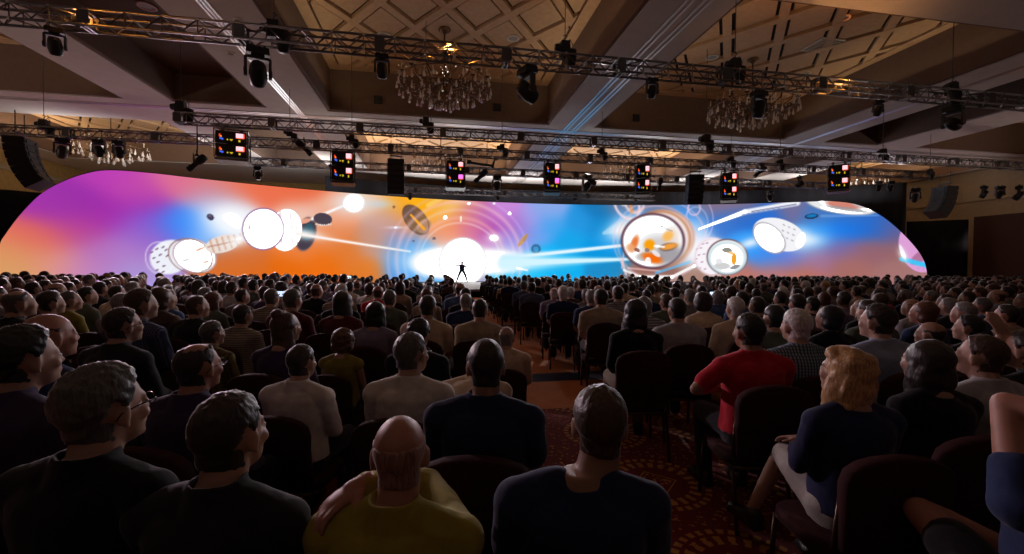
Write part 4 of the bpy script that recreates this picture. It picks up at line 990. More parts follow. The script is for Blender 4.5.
def head_parts(mb, M, fem=False, lo=False):
    R = M.to_3x3()
    def e(c, r, rot=None, nu=18, nv=12): mb.ell(M @ Vector(c), r, R @ rot if rot is not None else R, nu, nv)
    e((0, -.012, .030), (.0755, .0975, .0875), None, 24, 16); e((0, .030, -.03), (.064, .060, .075)); e((0, -.018, .052), (.0695, .088, .0635))
    e((0, .034, -.066), (.052 if fem else .057, .054, .050)); e((0, .072, -.096), (.024, .021, .019))
    e((0, .075, .020), (.05, .018, .014)); e((0, .097, -.030), (.0155, .018, .013)); mb.rc(M @ Vector((0, .088, .012)), M @ Vector((0, .102, -.026)), .009, .0115, 8)
    for s in (-1, 1):
        e((s*.043, .062, -.028), (.024, .022, .022)); e((s*.032, .082, -.002), (.017, .010, .010))
        q = Euler((radians(-12), radians(s*-4), radians(s*-22))).to_matrix(); e((s*.079, -.008, -.008), (.008, .021, .033), q); e((s*.080, -.004, -.036), (.007, .011, .012), q); e((s*.072, -.004, -.010), (.014, .014, .022))
    e((0, .090, -.058), (.022, .011, .0065)); e((0, .088, -.070), (.019, .011, .0065))
    mb.rc(M @ Vector((0, -.025, -.05)), M @ Vector((0, -.035, -.10)), .056 if fem else .062, .053 if fem else .060, 16)
def joints(pose, fem=False):
    sw = .168 if fem else .190
    J = dict(sw=sw, hd=Vector((0, .030, 1.160)), nk=Vector((0, -.028, 1.035)), lean=0., stand=False)
    for s, k in ((-1, 'L'), (1, 'R')):
        J['s'+k] = Vector((s*sw, -.03, .945)); J['e'+k] = Vector((s*(sw+.03), .045, .715)); J['w'+k] = Vector((s*.12, .27, .60)); J['hd'+k] = Vector((-s*.35, .85, -.25)); J['hn'+k] = Vector((-s*.2, -.3, -1))
        J['h'+k] = Vector((s*.088, .0, .535)); J['k'+k] = Vector((s*.125, .43, .525)); J['a'+k] = Vector((s*.125, .375, .09)); J['t'+k] = Vector((s*.145, .52, .035))
    if pose in ('phone', 'phoneR'):
        for s, k in ((-1, 'L'), (1, 'R')): J['e'+k] = Vector((s*(sw+.02), .17, .84)); J['w'+k] = Vector((s*.06+(-.10 if pose == 'phone' else .12), .30, 1.07)); J['hd'+k] = Vector((-s*.1, .3, 1)); J['hn'+k] = Vector((-s, .2, 0))
    elif pose == 'crossed':
        for s, k in ((-1, 'L'), (1, 'R')): J['e'+k] = Vector((s*(sw+.10), .06, .735)); J['w'+k] = Vector((s*-.02, .20, .80+.03*s)); J['hd'+k] = Vector((-s*1, .1, .15)); J['hn'+k] = Vector((0, -1, 0))
    elif pose == 'shoulder':
        J['eR'] = Vector((.02, .27, .95)); J['wR'] = Vector((-.120, .035, 1.058)); J['hdR'] = Vector((-.64, -.72, -.26)); J['hnR'] = Vector((-.15, -.30, -1))
    elif pose == 'raise':
        J['eL'] = Vector((-.24, .10, 1.0)); J['wL'] = Vector((-.02, .13, 1.245)); J['hdL'] = Vector((-.45, .05, .88)); J['hnL'] = Vector((0, 1, -.1))
    elif pose == 'behind':
        J['eL'] = Vector((-.12, .10, 1.22)); J['wL'] = Vector((.02, -.13, 1.20)); J['hdL'] = Vector((.9, 0, -.2)); J['hnL'] = Vector((0, 1, 0))
        J['kL'] = Vector((-.17, .36, .71)); J['aL'] = Vector((.16, .36, .58)); J['tL'] = Vector((.28, .38, .51))
    elif pose == 'legs':
        J['kL'] = Vector((-.02, .46, .60)); J['aL'] = Vector((-.14, .56, .20)); J['tL'] = Vector((-.17, .70, .13)); J['wL'] = Vector((-.03, .33, .68)); J['wR'] = Vector((.02, .34, .71)); J['hdL'] = Vector((.5, .8, -.2)); J['hdR'] = Vector((-.5, .8, -.1))
    elif pose == 'elbow':
        J['eL'] = Vector((-.36, -.02, .80)); J['wL'] = Vector((-.14, .16, .76)); J['hdL'] = Vector((1, .1, 0)); J['hnL'] = Vector((0, -1, 0))
    elif pose == 'lean': J['lean'] = 38.
    elif pose == 'stride':                      # the presenter, standing with one arm stretched out
        up = .40; J['stand'] = True
        for k in ('hd', 'nk'): J[k] += Vector((0, 0, up))
        for s, k in ((-1, 'L'), (1, 'R')):
            J['s'+k].z += up; J['h'+k] = Vector((s*.09, 0, .90))
            J['k'+k] = Vector((s*.23, .10 if s > 0 else -.02, .49)); J['a'+k] = Vector((s*.33, -.05, .09)); J['t'+k] = Vector((s*.38, .10, .035))
        J['eR'] = Vector((.46, .05, 1.38)); J['wR'] = Vector((.70, .10, 1.40)); J['hdR'] = Vector((1, .1, 0)); J['hnR'] = Vector((0, 0, -1))
        J['eL'] = Vector((-.34, .0, 1.18)); J['wL'] = Vector((-.42, .16, 1.02)); J['hdL'] = Vector((-.3, .8, -.4)); J['hnL'] = Vector((1, 0, 0))
    return J
FIGS = {}
def figure(pose='lap', yaw=0, pitch=6, fem=False, sleeve='long', vox=.018, belly=1., collar=True, legs='trousers', seed=0, hx=0.):
    """(body, shirt, trousers) meshes of one pose and the head's matrix; each is one continuous skin"""
    key = (pose, yaw, pitch, fem, sleeve, vox, belly, collar, legs, hx)
    if key in FIGS: return FIGS[key]
    J = joints(pose, fem); J['hd'].x += hx; J['nk'].x += hx*.35; up = .40 if J['stand'] else 0.
    def T(p):
        p = Vector(p)
        if J['lean'] and p.z > .5:
            a = radians(J['lean'])*min(1, (p.z-.5)/.3); q = p-Vector((0, 0, .52)); return Vector((q.x, q.y*cos(a)+q.z*sin(a), .52+q.z*cos(a)-q.y*sin(a)))
        return p
    hd = T(J['hd']); M = Matrix.Translation(hd) @ Euler((radians(pitch-J['lean']*.9), 0, radians(-yaw))).to_matrix().to_4x4()
    w = J['sw']/.19
    TR = [(.455, .01, .165, .125), (.53, .0, .182, .142), (.62, .0, .168, .132), (.70, .0, .160, .125), (.80, -.01, .168, .125), (.88, -.02, .178, .122), (.94, -.028, .175, .108), (.985, -.03, .135, .082), (1.02, -.03, .082, .066), (1.045, -.03, .062, .058)]
    def torso(mb, inf, z0=0., z1=9., bel=1.):
        rings = []
        for z, cy, rx, ry in TR:
            if z < z0 or z > z1: continue
            f = bel if z < .86 else 1.
            ring = []
            for i in range(28):
                a = 2*pi*i/28; c_, s_ = cos(a), sin(a); ex = .86
                ring.append(T((math.copysign(abs(c_)**ex, c_)*(rx*w*f+inf), cy+math.copysign(abs(s_)**ex, s_)*(ry*f+inf), z))+Vector((0, 0, up)))
            rings.append(ring)
        mb.loft(rings)
    def P(k):
        p = J[k]
        return T(p-Vector((0, 0, up)))+Vector((0, 0, up)) if k[0] in 'se' and J['lean'] else Vector(p)
    bs = MB(); sh = MB(); tr = MB()
    torso(bs, -.006, 0, 9, belly); head_parts(bs, M, fem)
    nk = T(J['nk']-Vector((0, 0, up)))+Vector((0, 0, up))
    bs.rc(nk-Vector((0, 0, .045)), M @ Vector((0, -.03, -.07)), .054 if not fem else .050, .060 if not fem else .053, 16)
    torso(sh, .012, .5 if not J['stand'] else .46, .99, belly)
    ny = J['nk'].y
    prof = ((.968, .092, -.004), (1.03, .080, .0), (1.062, .073, .004), (1.070, .069, .004), (1.062, .063, .004), (.972, .060, .0)) if collar else ((.955, .105, 0), (1.005, .090, 0), (1.022, .082, 0), (1.014, .070, 0), (.96, .066, 0))
    vs = [T((r*w**.5*cos(2*pi*i/24), ny+y+r*.98*sin(2*pi*i/24), z))+Vector((0, 0, up)) for z, r, y in prof for i in range(24)]; n_ = len(prof)
    sh.add(vs, [(k_*24+i, k_*24+(i+1) % 24, ((k_+1) % n_)*24+(i+1) % 24, ((k_+1) % n_)*24+i) for k_ in range(n_) for i in range(24)])
    f = .86 if fem else 1.
    for s, k in ((-1, 'L'), (1, 'R')):
        a, e, h = P('s'+k), P('e'+k), Vector(J['w'+k]); n0 = T((s*.07, -.03, .99))+Vector((0, 0, up))
        for mb, g in ((bs, -.003), (sh, .015)):
            mb.rc(n0, a, (.050+g)*f, (.056+g)*f, 14); mb.ell(a, ((.060+g)*f, (.060+g)*f, (.058+g)*f), None, 16, 10)
        bs.chain([(a, .052*f), (a.lerp(e, .5), .047*f), (e, .039*f), (e.lerp(h, .35), .041*f), (h, .027*f)])
        if sleeve == 'long': sh.chain([(a, .068*f), (a.lerp(e, .5), .062*f), (e, .055*f), (e.lerp(h, .5), .052*f), (h.lerp(e, .06), .042*f)])
        elif sleeve == 'short': sh.chain([(a, .070*f), (a.lerp(e, .5 if pose != 'behind' else .2), .066*f), (a.lerp(e, .68 if pose != 'behind' else .34), .064*f)])
        hand(bs, h, J['hd'+k], J['hn'+k], s if k == 'L' else s, 22 if pose != 'shoulder' else 26, .95 if fem else (1.03 if pose != 'shoulder' else 1.12))
        hp, kn, an, to = J['h'+k], J['k'+k], J['a'+k], J['t'+k]
        bs.chain([(hp, .082*f), (hp.lerp(kn, .5), .074*f), (kn, .055*f), (kn.lerp(an, .3), .054*f), (an, .036*f)]); bs.chain([(an+Vector((0, -.01, -.040)), .032), (an.lerp(to, .55)+Vector((0, 0, .002)), .022)])
        if legs == 'trousers': tr.chain([(hp, .094), (hp.lerp(kn, .5), .086), (kn, .070), (kn.lerp(an, .4), .066), (an+(kn-an)*.02, .055)])
        elif legs == 'shorts': tr.chain([(hp, .094), (hp.lerp(kn, .7), .088)])
        elif legs == 'skirt': tr.chain([(hp, .096), (hp.lerp(kn, .5), .088), (kn*.92+hp*.08, .072)]); tr.rc(J['hL'].lerp(J['kL'], .5), J['hR'].lerp(J['kR'], .5), .08, .08)
    for mb, z0, z1, inf in ((tr, 0, .60, .010 if J['stand'] else .008),): torso(mb, inf, z0, z1 if not J['stand'] else .56, belly)
    body = remesh(bs, vox, 'person', 3 if vox < .012 else 2); shirt = remesh(sh, max(vox, .009), 'shirt', 4, .0038 if vox < .012 else 0, 9, seed); trous = remesh(tr, max(vox, .012), 'trousers', 4, .003 if vox < .012 else 0, 8, seed)
    for m_ in (body, shirt, trous): m_.materials.append(None)
    FIGS[key] = (body, shirt, trous, M, J)
    return FIGS[key]
HAIRS = {}
def ipol(x, pts):
    for (a, b), (c, d) in zip(pts, pts[1:]):
        if x <= c: return b+(d-b)*(x-a)/(c-a)
    return pts[-1][1]
LIM = [(0, 40), (30, 37), (52, 27), (66, 8), (76, -10), (84, -14), (92, 6), (104, 4), (114, -18), (132, -38), (152, -47), (180, -49)]
def hairmesh(style, hi=False):
    key = (style, hi)
    if key in HAIRS: return HAIRS[key]
    mb = MB(); o = random.random()*50
    if style in ('short', 'crop', 'bald', 'thin', 'full', 'receding'):
        na, ne = (80, 44) if hi else (28, 16); c0 = Vector((0, -.012, .030)); R0 = (.0755, .0975, .0875)
        th = dict(short=.013, crop=.006, bald=.003, thin=.008, full=.022, receding=.010)[style]; vs = []
        for j in range(ne+1):
            el = radians(-66+156*j/ne)
            for i in range(na):
                az = 2*pi*i/na; d = Vector((sin(az)*cos(el), cos(az)*cos(el), sin(el)))
                r = 1/sqrt((d.x/R0[0])**2+(d.y/R0[1])**2+(d.z/R0[2])**2); ad = abs(math.degrees(az if az <= pi else az-2*pi)); ed = math.degrees(el)
                nz = noise.noise(d*6+Vector((o, 0, 0))); nz2 = noise.noise(d*22+Vector((0, o, 0)))
                lim = ipol(ad, LIM)+4*nz
                if style == 'receding' and ad < 70: lim += 22*(1-ad/90)
                m_ = ed-lim
                if style == 'bald': m_ = min(m_, 24+4*nz-ed+(ad-180)*.05, ad-62)
                if style == 'thin': m_ = min(m_, 52+8*nz-ed)
                t = max(0., min(1., m_/14.)); t = t*t*(3-2*t)
                top = max(0, sin(el)); back = max(0, -d.y)
                k = th*(.75+.55*top)*(1+.28*nz+.16*nz2)
                if ad > 95 and ed < -8:              # down the back the hair follows the neck
                    hx, hy = sin(az), cos(az); bq = hy*.020; rh = -bq+sqrt(max(1e-6, bq*bq-(.0004-.066**2)))
                    rn = min(rh/max(.2, cos(el)), .135); w_ = min(1., (-8-ed)/22.)
                    r = r+(max(r, rn)-r)*w_; k *= 1-.55*w_
                p = c0+d*(r*.985+k if m_ > 0 and t > .15 else r*(.985-.07*(1-max(0, t))))
                vs.append(p)
        fs = [(j*na+i, j*na+(i+1) % na, (j+1)*na+(i+1) % na, (j+1)*na+i) for j in range(ne) for i in range(na)]
        mb.add(vs, fs); me = mb.mesh('hair', [None], True)
    else:
        L = dict(long=[((0, -.032, .032), (.089, .100, .094)), ((0, -.062, -.06), (.092, .064, .12)), ((0, -.078, -.20), (.098, .046, .14)), ((.068, -.03, -.08), (.028, .042, .12)), ((-.068, -.03, -.08), (.028, .042, .12))],
                 verylong=[((0, -.032, .034), (.094, .104, .098)), ((0, -.065, -.06), (.10, .066, .12)), ((0, -.085, -.22), (.115, .05, .16)), ((0, -.09, -.34), (.10, .04, .12)), ((.075, -.03, -.10), (.03, .045, .15)), ((-.075, -.03, -.10), (.03, .045, .15))],
                 bob=[((0, -.034, .032), (.095, .104, .100)), ((0, -.045, -.045), (.096, .082, .075))],
                 curly=[((0, -.036, .036), (.105, .112, .106)), ((0, -.045, -.04), (.112, .09, .072)), ((.06, -.02, .0), (.05, .06, .07)), ((-.06, -.02, .0), (.05, .06, .07))],
                 wavy=[((0, -.030, .036), (.094, .103, .097)), ((0, -.005, .070), (.078, .085, .062)), ((0, -.058, -.06), (.108, .074, .12)), ((0, -.066, -.17), (.120, .066, .11)), ((.080, -.016, -.10), (.036, .05, .13)), ((-.080, -.016, -.10), (.036, .05, .13)), ((.03, .03, .085), (.05, .05, .035)), ((-.03, .03, .085), (.05, .05, .035))],
                 bun=[((0, -.030, .032), (.086, .099, .094)), ((0, -.05, -.03), (.080, .07, .06)), ((0, -.075, .118), (.04, .045, .035)), ((.06, -.045, -.09), (.03, .04, .12)), ((-.06, -.045, -.09), (.03, .04, .12)), ((0, -.07, -.14), (.085, .045, .12))])[style]
        for c, r in L: mb.ell(c, r, None, 20, 14)
        me = remesh(mb, .008 if hi else .018, 'hair', 5, {'curly': .010, 'wavy': .009}.get(style, .005), {'curly': 22, 'wavy': 16}.get(style, 14), o); me.materials.append(None)
    HAIRS[key] = me
    return me
GL = None
def glasses_mesh():
    global GL
    if GL is None:
        mb = MB()
        for s in (-1, 1):
            mb.tube([(s*.033+.023*cos(a), .101-.004*abs(cos(a)), .002+.017*sin(a)) for a in [2*pi*i/20 for i in range(21)]], .0018, 6)
            mb.tube([(s*.056, .098, .006), (s*.076, .085, .008), (s*.081, .03, .008), (s*.084, -.015, .002), (s*.082, -.03, -.014)], .0019, 6)
        mb.tube([(-.011, .102, .004), (0, .105, .007), (.011, .102, .004)], .0018, 6); GL = mb.mesh('glasses', [frame_m], True)
    return GL
EY = None
def eye_mesh():
    global EY
    if EY is None: EY = MB().ell((0, 0, 0), (.0125, .008, .0065), None, 12, 8).ell((0, .0045, 0), (.0055, .0045, .0055), None, 10, 6, 1).mesh('eye', [eye_m, iris_m], True)
    return EY
SHOE = None
def shoe_mesh():
    global SHOE
    if SHOE is None:
        mb = MB(); mb.ell((0, .07, .035), (.050, .135, .042)); mb.ell((0, -.01, .055), (.050, .065, .07)); mb.box((0, .06, .010), (.09, .26, .02)); SHOE = remesh(mb, .012, 'shoe', 3); SHOE.materials.append(shoe_m)
    return SHOE
def setmat(o, m): o.material_slots[0].link = 'OBJECT'; o.material_slots[0].material = m
PEOPLE = []
def person(x, y, zt, rz, label, pose='lap', yaw=0, pitch=6, hair='short', hc='dark', shirt='grey', sleeve='long', skin='fair', fem=False, vox=.018, near=False, glasses=False, belly=1., collar=True, legs='trousers', trous=0, head_at=True, z0=0., group=None, sc=None, wide=1., hx=0.):
    body, sm, tm, M, J = figure(pose, yaw, pitch, fem, sleeve, vox, belly, collar, legs, len(PEOPLE) if near else 0, hx)
    htop = (M @ Vector((0, -.012, .118 if pose != 'lean' else .10))).z
    k = sc or max(.86, min(1.12, zt/(htop+.008)))
    r = Matrix.Rotation(rz, 3, 'Z'); off = r @ Vector((M.translation.x, M.translation.y, 0))*k
    if head_at: x -= off.x; y -= off.y
    o = link('person', body); o.location = (x, y, z0); o.rotation_euler.z = rz; o.scale = (k*wide, k, k)
    tag(o, label, 'person', group or 'audience seated before the screen'); setmat(o, SKIN[skin])
    a = link('shirt', sm, o); setmat(a, SHIRT[shirt] if isinstance(shirt, str) else shirt)
    t = link({'trousers': 'trousers', 'shorts': 'shorts', 'skirt': 'skirt'}[legs], tm, o); setmat(t, TROUS[trous] if legs != 'skirt' else SKIRT)
    if hair:
        h = link('hair', hairmesh(hair, near), o); h.matrix_local = M; setmat(h, HAIRC[hc])
    if near:
        for s in (-1, 1):
            e = link('eye', eye_mesh(), o); e.matrix_local = M @ Matrix.Translation((s*.032, .0835, -.001))
            w = J['t'+('L' if s < 0 else 'R')]; an = J['a'+('L' if s < 0 else 'R')]
            sh = link('shoe', shoe_mesh(), o); d = w-an; sh.matrix_local = Matrix.Translation((an.x, an.y-.01, max(.0, an.z-.09))) @ Matrix.Rotation(-atan2(d.x, d.y), 4, 'Z')
    if glasses: g = link('glasses', glasses_mesh(), o); g.matrix_local = M
    PEOPLE.append(dict(o=o, x=x, y=y, rz=rz, M=M, k=k, px=proj((x, y, 1.2))))
    return o
def facing(x, y, extra=0.): return -atan2(7-x, 30-y)-radians(extra)

# ---- the people one can make out one by one: (x in photo, top of head, head height) and how they look
N = []
def who(i, px, yt, s, label, **kw): N.append((i, px, yt, s, label, kw))
who('BALD', 400, 413, 86, 'bald man in mustard green shirt at the front, hand on his left shoulder', pose='shoulder', yaw=-12, hair='bald', hc='stubble', shirt='mustard green', skin='ruddy', vox=.0065, belly=1.04, collar=True)
who('AISLE', 600, 385, 80, 'man with thin brown hair in navy shirt beside the aisle carpet medallions', hair='receding', hc='brown', shirt='navy', skin='tan', vox=.0075, collar=False, sleeve='short', yaw=4, hx=.06)
who('L15', 231, 393, 85, 'man with short dark hair in dark jacket left of the bald man', hair='short', hc='dark', shirt='charcoal', vox=.0075, yaw=5)
who('L14', 106, 367.5, 81, 'grey haired man with thin glasses in black jacket at lower left', hair='full', hc='salt', shirt='black', glasses=True, vox=.0075, yaw=10)
who('C18', 486, 338, 51, 'man with cropped dark hair in navy shirt, just left of the aisle', hair='crop', hc='dark', shirt='navy', vox=.009, yaw=-10, skin='tan', sleeve='short')
who('C6', 412, 333, 48.5, 'grey haired man with glasses in white dress shirt, turned to the right', hair='short', hc='salt', shirt='white', glasses=True, vox=.009, yaw=24, skin='fair')
who('C4', 302, 345, 46, 'man with short dark hair and pale temple in white dress shirt', hair='short', hc='dark', shirt='white', vox=.009, yaw=4)
who('L13', 199, 342, 46, 'balding man with glasses in purple shirt, behind the dark jacket man', hair='thin', hc='dark', shirt='purple', glasses=True, vox=.009, yaw=10, skin='ruddy')
who('L1', 26, 328.5, 53, 'dark haired man in profile at the left edge in purple grey shirt', hair='full', hc='black', shirt='purple', vox=.009, yaw=12)
who('L2', 50, 312, 43, 'bald man in profile with bright blue collar at the left', hair='bald', hc='brown', shirt='dark blue', vox=.010, yaw=12, skin='ruddy')
who('L3', 124, 308, 36, 'heavy dark haired man with glinting glasses in dark sweater', hair='short', hc='dark', shirt='charcoal', glasses=True, vox=.010, yaw=14, belly=1.1)
who('C5', 344, 330, 33, 'woman with curly brown hair in sleeveless olive top', hair='curly', hc='auburn', shirt='olive', sleeve='none', fem=True, vox=.010, collar=False, yaw=-6)
who('C3', 287, 311, 38, 'woman with pale streaked long hair in purple blouse', hair='bun', hc='brown', shirt='purple', fem=True, vox=.010, collar=False, yaw=12)
who('L12', 213, 321, 29, 'man with dark grey hair in patterned olive shirt', hair='short', hc='salt', shirt='patterned olive', vox=.011, yaw=10)
who('C7', 419, 320, 33, 'person with black hair mostly hidden behind the white shirted man', hair='full', hc='black', shirt='black', vox=.012)
who('C17', 478, 352, 35, 'person in cream shirt bending forward left of the aisle', pose='lean', hair='short', hc='dark', shirt='cream', vox=.011)
who('C19', 507, 327, 27, 'balding man with shining crown, seen over the navy shirted man', hair='bald', hc='grey', shirt='cream', vox=.012, yaw=15)
who('C12', 377, 300.5, 29, 'woman with long black hair in lilac top, back to us', hair='long', hc='black', shirt='lilac', fem=True, vox=.012, collar=False)
who('C11', 344, 290, 25, 'woman with long dark hair in maroon top left of the lilac one', hair='long', hc='dark', shirt='maroon', fem=True, vox=.014, collar=False)
who('C2', 293, 289, 25, 'broad grey haired man in dark red shirt', hair='short', hc='salt', shirt='maroon', vox=.014, belly=1.08)
who('C8', 428, 295.5, 24, 'man with dark hair in cream short sleeved shirt', hair='short', hc='dark', shirt='cream', sleeve='short', vox=.014, yaw=-5)
who('C9', 480, 298.5, 23, 'man with cropped dark hair in khaki shirt at the aisle end', hair='crop', hc='dark', shirt='khaki', vox=.014)
who('C10', 466, 293, 18, 'man with cropped grey hair in dark blue shirt near the aisle end', hair='crop', hc='grey', shirt='dark blue', vox=.016)
who('C13', 390, 290, 18, 'grey haired man in green grey shirt, middle of left block', hair='short', hc='salt', shirt='green grey')
who('C14', 378.5, 285, 15, 'bald man in red shirt, middle of left block', hair='bald', hc='brown', shirt='red', skin='ruddy')
who('C15', 342, 284, 16, 'white haired person in striped tan shirt, middle of left block', hair='short', hc='white', shirt='striped tan')
who('C16', 317, 283, 15, 'bald man in black shirt, middle of left block', hair='bald', hc='brown', shirt='black', skin='ruddy')
who('L4', 142, 289, 28, 'man in profile in blue checked shirt at the left', hair='short', hc='brown', shirt='blue checked', vox=.013, yaw=14)
who('L5', 20, 290, 25, 'balding man in black shirt near the left edge', hair='thin', hc='salt', shirt='black', vox=.014, yaw=14)
who('L6', 52, 292, 22.5, 'man with thick dark hair in charcoal shirt near the left edge', hair='full', hc='dark', shirt='charcoal', vox=.014, yaw=10)
who('L7', 71, 291, 19.5, 'man with receding grey hair in mustard shirt at the left', hair='receding', hc='salt', shirt='olive', vox=.015, yaw=14)
who('L8', 88, 287, 19, 'man with black hair in green grey shirt at the left', hair='short', hc='black', shirt='green grey', vox=.016, yaw=12)
who('L9', 163, 287, 24, 'person with brown bobbed hair in brown top at the left', hair='bob', hc='brown', shirt='brown', vox=.014, yaw=10)
who('L10', 198, 295, 25, 'man with cropped brown hair in charcoal shirt looking right', hair='crop', hc='brown', shirt='charcoal', vox=.014, yaw=16)
who('L11', 243, 304, 28, 'man with cropped dark hair in striped tan shirt', hair='crop', hc='dark', shirt='striped tan', vox=.013)
who('L16', 118, 286, 17.5, 'dark haired person in cream shirt at the left', hair='short', hc='dark', shirt='cream', vox=.016, yaw=10)
who('R1', 563, 286, 15, 'white haired man in navy shirt at the right aisle edge', hair='short', hc='white', shirt='navy', sleeve='short')
who('R2', 554, 287, 13.6, 'bald pink headed man in lilac shirt at the right aisle edge', hair='bald', hc='white', shirt='lilac', skin='ruddy', sleeve='short')
who('R3', 591, 290, 17, 'grey haired man in dark blue shirt right of the aisle', hair='short', hc='grey', shirt='dark blue', sleeve='short')
who('R4', 601, 289, 19, 'broad man with black hair in khaki shirt beside the aisle', hair='short', hc='black', shirt='khaki', sleeve='short', wide=1.08)
who('R5', 618, 286, 16, 'man with dark hair in horizontally striped shirt', hair='short', hc='dark', shirt='striped', sleeve='short')
who('R6', 690, 289, 16, 'grey haired man in grey shirt behind the wide haired woman', hair='short', hc='grey', shirt='grey')
who('R7', 635, 299, 27, 'woman with long black hair in black top at the right aisle edge', hair='verylong', hc='black', shirt='black', fem=True, vox=.012, collar=False, trous=1)
who('R8', 677, 298, 24, 'man with dark hair in pale grey shirt in the right block', hair='short', hc='dark', shirt='pale grey', vox=.014)
who('R9', 666, 294, 18, 'man with brown hair in green grey shirt in the right block', hair='short', hc='brown', shirt='green grey', yaw=-8)
who('R10', 702, 292, 20, 'woman with wide dark hair in cream blouse in the right block', hair='curly', hc='dark', shirt='cream', fem=True, vox=.016)
who('R11', 643, 296, 20.5, 'grey haired person just behind the woman in black', hair='bob', hc='grey', shirt='striped', vox=.016)
who('S1', 749, 313.5, 36, 'man with black hair in red shirt, elbow stuck out', pose='elbow', hair='short', hc='black', shirt='red', skin='tan', vox=.010, yaw=-10, sleeve='short')
who('S2', 796, 309, 34, 'white haired man in plaid shirt right of the red shirt', hair='short', hc='white', shirt='plaid', vox=.010, yaw=-4)
who('S3', 845, 347, 52, 'blonde woman in navy jacket and pale skirt, legs crossed', pose='legs', hair='wavy', hc='blonde', shirt='navy', fem=True, vox=.0085, collar=False, yaw=-22, legs='skirt', pitch=8)
who('S4', 877, 304, 34, 'man with dark hair in blue grey collared shirt looking left', hair='short', hc='dark', shirt='pale blue', vox=.010, yaw=-18)
who('S5', 925, 339, 47, 'woman with very long dark hair in black, right of the blonde', hair='verylong', hc='dark', shirt='black', fem=True, vox=.010, collar=False)
who('S6', 930, 321, 30, 'bald man with lit temple behind the long haired woman', hair='bald', hc='dark', shirt='green grey', skin='tan', vox=.011, yaw=-18)
who('S7', 968, 315, 27, 'man with black hair in black shirt looking left, far right', hair='short', hc='black', shirt='black', vox=.011, yaw=-22)
who('S8', 980, 335.5, 44, 'brown haired man in profile in pale grey shirt at the right', hair='short', hc='brown', shirt='pale grey', vox=.009, yaw=-22, pitch=10)
who('S17', 1026, 331, 41, 'person with raised arm at the right edge', pose='raise', hair='short', hc='dark', shirt='black', sleeve='short', vox=.0085, yaw=-14)
who('NE', 1072, 392, 80, 'person in dark blue T-shirt with arm lifted behind the head, lower right corner', pose='behind', hair='short', hc='brown', shirt='dark blue', sleeve='short', vox=.0085, collar=False, legs='shorts', skin='ruddy')
who('S10', 735, 297, 23, 'white haired man in cream shirt in the right block', hair='short', hc='white', shirt='cream', vox=.015)
who('S11', 780, 291, 17, 'man with receding dark hair in dark blue shirt, right block', hair='receding', hc='dark', shirt='dark blue')
who('S12', 774, 305, 26.5, 'man with black hair in green grey shirt between red and plaid', hair='short', hc='black', shirt='green grey', vox=.014)
who('S13', 828, 305, 26, 'woman with black hair in black top left of the blue grey shirt', hair='bob', hc='black', shirt='black', fem=True, vox=.014, yaw=-20)
who('S14', 861, 299, 21, 'woman with dark hair in profile looking up to the left', hair='long', hc='dark', shirt='black', fem=True, vox=.015, yaw=-26, pitch=14)
who('S15', 922, 301, 23, 'reddish faced person with brown hair looking left', hair='bob', hc='auburn', shirt='dark blue', vox=.014, yaw=-22, skin='ruddy')
who('S16', 945, 294, 16, 'person with brown hair in bright blue top at the far right', hair='short', hc='brown', shirt='blue', yaw=-20)
who('PH1', 272, 289, 18, 'person filming with a glowing phone left of the grey haired man', pose='phone', hair='short', hc='salt', shirt='striped tan', yaw=-8)
who('PH3', 717, 290, 15, 'person filming with a glowing phone in the right block', pose='phoneR', hair='bob', hc='grey', shirt='blue', yaw=0)
who('PH4', 812, 297, 19, 'person with a greenish lit phone in the right block', pose='phoneR', hair='short', hc='black', shirt='black', yaw=-8)
who('PH2', 344, 273.5, 9.5, 'person holding up a phone in a far row before the orange screen', pose='phone', hair='short', hc='dark', shirt='charcoal')
# how far away each sits follows from the head size, nudged along the sight line until nobody sits in a neighbour's seat
DEP = [.245*F/n[3] for n in N]; D0 = list(DEP)
for it in range(150):
    pos = [at_depth(n[1], n[2], d) for n, d in zip(N, DEP)]
    for a in range(len(N)):
        for b in range(a):
            dx, dy = pos[a].x-pos[b].x, pos[a].y-pos[b].y; e = (dx/.50)**2+(dy/.80)**2
            if e < 1 and min(DEP[a], DEP[b]) > 1.6:
                f_, n_ = (a, b) if DEP[a] > DEP[b] else (b, a); st = .012*(1.2-e)
                DEP[f_] = min(D0[f_]*1.16, DEP[f_]+st*DEP[f_]); DEP[n_] = max(D0[n_]*.90, DEP[n_]-st*.6*DEP[n_])
for (i, px, yt, s, label, kw), d in zip(N, DEP):
    p = at_depth(px, yt, d); zt = p.z; near = s >= 27
    kw = dict(kw); nm = kw.get('pose', 'lap'); rzx = 0
    if i == 'NE': rzx = 6
    o = person(p.x, p.y, zt, facing(p.x, p.y, rzx), label, near=near, **kw)
    PEOPLE[-1]['id'] = i; PEOPLE[-1]['hand'] = True; PEOPLE[-1]['short'] = label
for a in range(len(PEOPLE)):
    for b in range(a): 
        A_, B_ = PEOPLE[a], PEOPLE[b]; dd = math.hypot(A_['x']-B_['x'], A_['y']-B_['y'])
        if dd < .44: print('CLOSE', A_['id'], B_['id'], round(dd, 2))

